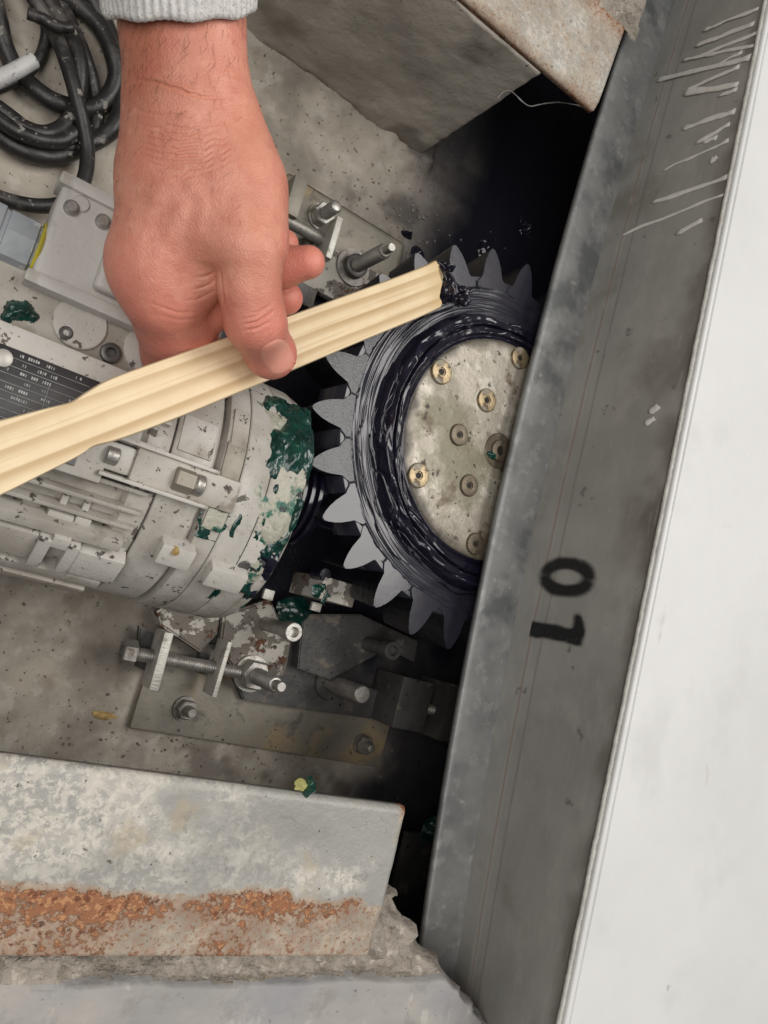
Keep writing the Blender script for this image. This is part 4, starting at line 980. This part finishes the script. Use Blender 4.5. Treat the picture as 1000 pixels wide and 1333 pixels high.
# ------------------------------------------------------------------ hand
def build_hand():
    t = thing('person', 'bare right hand in light grey knit cuff gripping the pine stick', 'person', tuple(PD(240, -140, .43)))
    def cs(u, v, d): return np.array([(u-500)/1000*d, (666.5-v)/1000*d, -d])
    st = .00135
    lo = cs(95, 560, .53); hi = cs(470, -240, .36); lo = np.array([-.20, .055, -.565]); hi = np.array([-.02, .375, -.365])
    nn = np.ceil((hi-lo)/st).astype(int)+1
    G = [lo[i]+st*np.arange(nn[i]) for i in range(3)]; X, Y, Z = np.meshgrid(*[g.astype(np.float32) for g in G], indexing='ij')
    def cone(a, b, zs=1.0):
        """tapered capsule between (u,v,d,rpx) points; zs > 1 flattens it along the view axis"""
        pa, pb = cs(*a[:3]), cs(*b[:3]); ra, rb = a[3]*a[2]/1000, b[3]*b[2]/1000
        s = np.array([1, 1, zs]); A = pa*s; B = pb*s; ba = B-A; l2 = ba @ ba + 1e-12
        px, py, pz = X-A[0], Y-A[1], Z*zs-A[2]
        h = np.clip((px*ba[0]+py*ba[1]+pz*ba[2])/l2, 0, 1)
        return np.sqrt((px-ba[0]*h)**2+(py-ba[1]*h)**2+(pz-ba[2]*h)**2) - (ra+(rb-ra)*h)
    def ell(c, r):
        p = cs(*c); rr = np.array(r)*c[2]/1000
        k = np.sqrt(((X-p[0])/rr[0])**2+((Y-p[1])/rr[1])**2+((Z-p[2])/rr[2])**2); return (k-1)*rr.min()
    def smin(a, b, k):
        h = np.clip(.5+.5*(b-a)/k, 0, 1); return b+(a-b)*h-k*h*(1-h)
    def chain(pts, k, zs=1.0):
        D = None
        for a, b in zip(pts[:-1], pts[1:]):
            c = cone(a, b, zs); D = c if D is None else smin(D, c, k)
        return D
    # forearm, wrist and back of the hand
    arm = chain([(226, -260, .40, 84), (234, -60, .415, 79), (238, 40, .424, 76), (244, 125, .430, 73)], .012, 1.3)
    back = chain([(244, 125, .430, 70), (254, 190, .436, 86), (259, 240, .440, 96)], .02, 1.55)
    back = smin(back, chain([(228, 245, .440, 70), (212, 325, .446, 60)], .02, 1.3), .016)
    back = smin(back, cone((295, 240, .440, 66), (305, 300, .440, 60), 1.3), .016)
    back = smin(back, chain([(262, 290, .437, 62), (262, 345, .447, 44)], .01, 1.25), .016)
    D = smin(arm, back, .016)
    # first knuckle and the first finger that dives under the stick
    fing = chain([(203, 340, .446, 56), (216, 382, .455, 52), (230, 423, .479, 48), (236, 458, .505, 47), (242, 480, .515, 42)], .010)
    fing = smin(fing, ell((166, 352, .446), (22, 30, 26)), .012)
    D = smin(D, fing, .014)
    # thumb
    thumb = chain([(318, 250, .432, 46), (326, 325, .430, 41), (325, 375, .437, 37), (332, 418, .447, 37), (350, 456, .4735, 33)], .008)
    thumb = smin(thumb, ell((355, 463, .4745), (29, 29, 24)), .006)
    low = sst(.300, .262, -(-Y)/1.0*1.0) if False else None
    # join softly at the root, keep a sharp crease between thumb and finger further down
    vv = 666.5 + Y/Z*1000
    kk = np.where(vv < 338, .018, .018*np.clip(1-(vv-338)/18, .09, 1)).astype(np.float32)
    h = np.clip(.5+.5*(thumb-D)/kk, 0, 1); D = thumb+(D-thumb)*h-kk*h*(1-h)
    # palm flesh under the thumb
    D = smin(D, chain([(300, 330, .468, 44), (290, 395, .478, 34)], .01), .006)
    # three fingers curled back under the palm, tips out on the thumb side
    for pts in ([(300, 362, .494, 27), (365, 348, .489, 26), (402, 341, .484, 21.5)], [(300, 398, .512, 24), (345, 392, .512, 24), (373, 388, .511, 21.5)], [(300, 330, .494, 24), (350, 318, .497, 22), (370, 317, .497, 19)]):
        D = np.minimum(D, smin(D, chain(pts, .006), .0025))
    V, F = surface_nets(D, lo, st)
    # crop the arm inside the sleeve and go to world space
    Wd = CAM + V[:, 0:1]*RI + V[:, 1:2]*UP - V[:, 2:3]*FW
    me = bpy.data.meshes.new('hand'); me.from_pydata([tuple(v) for v in Wd], [], [tuple(int(i) for i in f) for f in F])
    bm = bmesh.new(); bm.from_mesh(me)
    bmesh.ops.smooth_vert(bm, verts=bm.verts, factor=.5, use_axis_x=True, use_axis_y=True, use_axis_z=True)
    bmesh.ops.smooth_vert(bm, verts=bm.verts, factor=.5, use_axis_x=True, use_axis_y=True, use_axis_z=True)
    bmesh.ops.subdivide_edges(bm, edges=bm.edges, cuts=1, use_grid_fill=True, smooth=0)
    for _ in range(2): bmesh.ops.smooth_vert(bm, verts=bm.verts, factor=.5, use_axis_x=True, use_axis_y=True, use_axis_z=True)
    bmesh.ops.recalc_face_normals(bm, faces=bm.faces); bm.normal_update(); bm.to_mesh(me); bm.free()
    n = len(me.vertices); co = np.empty(n*3); me.vertices.foreach_get('co', co); co = co.reshape(-1, 3)
    no = np.empty(n*3); me.vertices.foreach_get('normal', no); no = no.reshape(-1, 3)
    u, v, d = pix(co); facing = np.clip(-(no @ FW), 0, 1)
    disp = np.zeros(n)
    def seg(pts, wpx, depth, wob=0):
        Q = catmull([np.array([a, b, 0.]) for a, b in pts], 8)[:, :2]; best = np.full(n, 1e9); tt = np.zeros(n)
        m = (u > Q[:, 0].min()-12) & (u < Q[:, 0].max()+12) & (v > Q[:, 1].min()-12) & (v < Q[:, 1].max()+12) & (facing > .1) & (d < .49)
        uv = np.stack([u[m], v[m]], 1)
        if wob: uv = uv + wob*np.stack([0*uv[:, 0], vn(np.stack([uv[:, 0]*.09, uv[:, 1]*.02, 0*uv[:, 0]], 1))], 1)
        b = np.full(len(uv), 1e9); tb = np.zeros(len(uv)); L = len(Q)-1
        for i in range(L):
            a, c = Q[i], Q[i+1]; e = c-a; h = np.clip(((uv-a) @ e)/(e @ e+1e-9), 0, 1); dd = np.linalg.norm(uv-a-h[:, None]*e, axis=1)
            s = dd < b; b[s] = dd[s]; tb[s] = (i+h[s])/L
        disp[m] -= depth*np.exp(-(b/wpx)**2)*np.sin(np.pi*np.clip(tb*.92+.04, 0, 1))**.6
        disp[m] += depth*.4*np.exp(-((b-2.4*wpx)/(1.3*wpx))**2)*np.sin(np.pi*np.clip(tb, 0, 1))
    seg([(172, 104), (205, 108), (235, 117), (260, 125), (292, 127)], 1.7, .0011, 1.5)
    seg([(175, 142), (205, 148), (240, 150), (275, 146)], 1.8, .0004, 2)
    for i, (y, x0, x1, dp) in enumerate([(163, 178, 292, .00032), (172, 185, 285, .0004), (181, 180, 300, .00038), (190, 175, 296, .00048), (199, 180, 306, .00055), (207, 178, 300, .00035), (215, 190, 312, .0003), (224, 200, 290, .00022)]):
        seg([(x0, y-2), ((x0+x1)/2-15, y+2+i % 2), ((x0+x1)/2+20, y), (x1, y-4+i % 3)], 1.5, dp*1.35, 5)
    for p, dp in [([(314, 424), (328, 421), (342, 415), (356, 404)], .0008), ([(318, 431), (335, 427), (350, 419)], .0006), ([(312, 417), (326, 414), (345, 404)], .0004), ([(325, 408), (340, 404), (353, 396)], .00035)]:
        seg(p, 1.6, dp, 1)
    for p, dp in [([(283, 352), (270, 358), (255, 362)], .0005), ([(284, 362), (268, 372), (250, 378)], .0005), ([(282, 376), (262, 388), (240, 392)], .0004), ([(195, 395), (225, 405), (262, 408)], .0003), ([(200, 410), (235, 416), (268, 412)], .00025), ([(286, 350), (288, 372), (291, 396)], .0012)]:
        seg(p, 1.8, dp, 1)
    # tendons and veins, soft
    for p, a in [([(250, 240), (228, 290), (200, 345)], .0004), ([(240, 225), (262, 262), (258, 310)], .00035), ([(215, 235), (195, 275), (182, 320)], .0003)]:
        seg(p, 8, -a)
    disp += .00010*fbm(co, 260, 3, 3)*(facing > 0) + .0003*fbm(co, 60, 3, 5)
    # nail bed
    co = co + no*disp[:, None]
    me.vertices.foreach_set('co', co.ravel()); me.polygons.foreach_set('use_smooth', [True]*len(me.polygons)); me.materials.append(m_skin)
    nz = fbm(co, 35, 4, 8)
    red = np.clip(sst(330, 440, v+25*nz)*.75 + .5*np.exp(-(((u-155)/32)**2+((v-355)/40)**2)) + .75*sst(362, 372, u)*sst(295, 305, v) + .25*nz, 0, 1)
    red = np.maximum(red, .6*np.exp(-(((u-345)/30)**2+((v-415)/20)**2))*.8)
    tan_shade = np.clip(sst(250, 60, v+60*nz)*sst(290, 185, u+35*nz)*.9 + .5*np.exp(-((v-195+20*nz)/40)**2)*sst(310, 250, u)*.6, 0, 1)  # browner wrist skin, with shade painted into its left side
    for k, a in (('red', red), ('tan', tan_shade)):
        at = me.attributes.new(k, 'FLOAT', 'POINT'); at.data.foreach_set('value', a.astype(np.float32))
    me.update(); hand = link(bpy.data.objects.new('hand', me), t)
    # fine dark hairs on the wrist and back of the hand
    cand = np.where((facing > .25) & (d < .45) & (v > 15) & (v < 300) & (u < 318))[0]; rh = np.random.default_rng(4)
    pick = rh.choice(cand, 420); HV = []; HF = []
    keep = rh.random(420) < np.clip(1.15-(v[pick]-30)/250-(u[pick]-170)/260, .05, 1)
    for q in pick[keep]:
        p0 = co[q]; nn_ = no[q]; dirn = -UP*.75+RI*(rh.random()-.75)*1.1; dirn = dirn-nn_*(dirn @ nn_); dirn /= np.linalg.norm(dirn); L_ = .004+.006*rh.random(); side = np.cross(dirn, nn_); b0 = len(HV)
        for k in range(4):
            kk_ = k/3; c_ = p0+dirn*L_*kk_+nn_*(.0009*math.sin(kk_*2.6))+side*.0012*kk_*kk_*(rh.random()-.5); w_ = .00006*(1-.8*kk_)
            HV += [c_-side*w_, c_+side*w_, c_+nn_*w_*1.5]
        for k in range(3):
            for m_ in range(3): HF.append((b0+k*3+m_, b0+k*3+(m_+1) % 3, b0+k*3+3+(m_+1) % 3, b0+k*3+3+m_))
    hr = mobj('arm_hair', HV, HF, Mat('hair', C(.07, .04, .025), None, 50, .6).done(), t); hr['kind'] = 'stuff'
    # thumb nail: a curved plate laid on the thumb tip
    from mathutils.bvhtree import BVHTree
    bvh = BVHTree.FromPolygons([tuple(c) for c in co], [tuple(p.vertices) for p in me.polygons])
    nu, nvv = 25, 25; P = np.zeros((nu, nvv, 3)); h = np.zeros((nu, nvv)); NN = np.zeros((nu, nvv, 3))
    ax = np.array([.46, .888]); bx = np.array([.888, -.46]); c0 = np.array([362, 465.])
    for i, a in enumerate(np.linspace(-1, 1, nu)):
        for j, b in enumerate(np.linspace(-1, 1, nvv)):
            uv = c0 + ax*a*23 + bx*b*21
            r = ray(*uv); hit = bvh.ray_cast(Vector(CAM), Vector(r).normalized())
            if hit[0] is None: P[i, j] = PD(uv[0], uv[1], .47); h[i, j] = -1; continue
            P[i, j] = hit[0]; NN[i, j] = hit[1]; f = (abs(a)**2.8+abs(b)**2.6)
            h[i, j] = .0007*(1-f)-.00005 if f < 1.0 else -1
    nrm = NN.reshape(-1, 3).mean(0); nrm /= np.linalg.norm(nrm)
    h = np.where(h > 0, np.minimum(h*3, .0006), h)
    patch('thumb_nail', P, nrm[None, None], h, m_nail, t)
    # knit cuff
    V = []; F = []; na, nl = 300, 40
    for i in range(nl):
        k = i/(nl-1); vpx = 13-225*k
        for j in range(na):
            a = 2*math.pi*j/na; rib = 1+.014*math.cos(a*60)+.004*math.sin(a*7+k*5)
            puff = 1+.05*math.sin(min(k*2.2, 1)*math.pi/2)
            if i == 0: puff *= .965
            d = .424-.02*k; c = cs(235-10*k, vpx, d)
            x = math.cos(a)*98*d/1000*rib*puff; z = math.sin(a)*76*d/1000*rib*puff
            sag = -.0275*math.sin(a)-.0015*math.cos(a*2)+.0008*math.sin(a*9)
            p = c+np.array([x, sag, z]); V.append(CAM+p[0]*RI+p[1]*UP-p[2]*FW)
    for i in range(nl-1):
        for j in range(na): F.append((i*na+j, (i+1)*na+j, (i+1)*na+(j+1) % na, i*na+(j+1) % na))
    # inner hem so the cuff has thickness
    b = len(V); V = np.array(V); cc = V[:na].mean(0); V = np.concatenate([V, cc+(V[:na]-cc)*.94, cc+(V[:na]-cc)*.94+UP*.02])
    for j in range(na): F += [(j, (j+1) % na, b+(j+1) % na, b+j), (b+j, b+(j+1) % na, b+na+(j+1) % na, b+na+j)]
    mobj('knit_cuff', V, F, m_knit, t)
build_hand()

# ------------------------------------------------------------------ loose bits
def lumpy(name, u, v, z, rx, ry, hh, mat, seed, label, cat, n=34, sc=150, group=None):
    p = W(u, v, z); U, V = np.meshgrid(np.linspace(-1, 1, n), np.linspace(-1, 1, n), indexing='ij')
    P = np.stack([p[0]+rx*U, p[1]+ry*V, 0*U+z], -1)
    o = patch(name, P, np.array([0, 0, 1.]), hh*(.6-np.hypot(U, V)+.6*fbm(P, sc, 4, seed)), mat)
    return tag(o, label, cat, group)
def build_bits():
    lumpy('yellow_scrap', 138, 930, .001, .018, .006, .006, m_chip, 3, 'torn yellow scrap on the floor beside the stained bracket plate', 'scrap', sc=110)
    t = thing('grease_lump', 'small lump of yellow and green grease on the rail edge', 'grease', tuple(W(398, 1023, .26)))
    p = W(392, 1021, .2605)
    n = 30; U, V = np.meshgrid(np.linspace(-1, 1, n), np.linspace(-1, 1, n), indexing='ij')
    P = np.stack([p[0]+.0085*U, p[1]+.006*V, 0*U+.2590], -1); patch('yellow_lump', P, np.array([0, 0, 1.]), .010*(.6-np.hypot(U, V)+.6*fbm(P, 200, 4, 3)), Mat('pale_yellow_grease', C(.60, .56, .22), C(.45, .45, .14), 150, .4).done(), t)
    p = W(405, 1026, .2605); P = np.stack([p[0]+.006*U, p[1]+.010*V, 0*U+.2590], -1); patch('green_lump', P, np.array([0, 0, 1.]), .011*(.6-np.hypot(U, V)+.6*fbm(P, 200, 4, 8)), m_green, t)
    # dark plate and rag in the channel behind the rail end
    t = thing('channel_plate', 'dark steel plate standing in the channel past the rail end', 'plate', tuple(W(520, 1120, 0)))
    a = W(528, 1082, .05); box('plate', (a[0]+.06, a[1]-.09, .05), (.12, .18, .006), m_dsteel, t, .001)
    box('plate_leg', (a[0]+.06, a[1]-.09, .0235), (.06, .12, .047), m_dsteel, t, .001)
    o = lumpy('green_clump', 563, 1080, .053, .018, .022, .016, m_green, 6, 'green grease clump on the dark channel plate', 'grease', sc=80)
    for i, (u, v, rx, ry, lab) in enumerate(((547, 332, .014, .012, 'black grease lump on the floor between stick tip and bracket stud'), (634, 322, .016, .020, 'largest black grease lump on the floor behind the gear teeth'), (684, 298, .014, .018, 'black grease lump in the dark channel beside the machine flange'), (530, 305, .012, .005, 'thin black grease smear on pale concrete past the bracket stud'))):
        lumpy('grease_lump', u, v, .001, rx, ry, .014, m_grease, 40+i, lab, 'grease', sc=70, group='black grease lumps by the gear')
    # cobweb strand
    pts = [(648, 128), (655, 120), (664, 118), (672, 124), (680, 132), (690, 138), (702, 136), (714, 134), (728, 133), (742, 135), (756, 138), (768, 144)]
    P = catmull([W(u, v, .155+.002*i) for i, (u, v) in enumerate(pts)], 8)
    web = Mat('dusty_web', C(.30, .29, .28), C(.2, .2, .2), 90, .9).done()
    o = tube('cobweb', P, .0004+.0005*np.abs(vn(P, 160, 5)), web, None, 7, jitter=.6); tag(o, 'dusty cobweb strand under the beam end', 'cobweb')
    # crumbs of concrete on the floor
    bm = bmesh.new(); rnd = random.Random(5)
    zones = [((.25, -.138), .06, .010, 60, .0016), ((.33, .45), .06, .04, 90, .0016), ((.37, .44), .03, .05, 60, .002), ((.12, -.07), .10, .05, 40, .0012), ((.15, .42), .10, .06, 40, .0012), ((.31, -.02), .03, .02, 40, .0016), ((.40, -.14), .06, .02, 40, .0014)]
    for (c, sx, sy, k, r) in zones:
        for _ in range(k):
            s = r*.75*rnd.uniform(.35, 1.4)*(2 if rnd.random() < .05 else 1)
            m = Matrix.Translation((rnd.gauss(c[0], sx), rnd.gauss(c[1], sy), s*.5)) @ Matrix.Rotation(rnd.random()*6, 4, 'Z') @ Matrix.Diagonal((s, s*rnd.uniform(.6, 1), s*rnd.uniform(.4, .9), 1))
            r_ = bmesh.ops.create_icosphere(bm, subdivisions=1, radius=1, matrix=m)
            for v in r_['verts']: v.co += Vector((rnd.uniform(-1, 1), rnd.uniform(-1, 1), rnd.uniform(-1, 1)))*s*.25
    o = bobj('concrete_crumbs', bm, m_crumbs); o['kind'] = 'stuff'; o['label'] = 'loose concrete crumbs scattered on the pit floor'; o['category'] = 'crumbs'
build_bits()
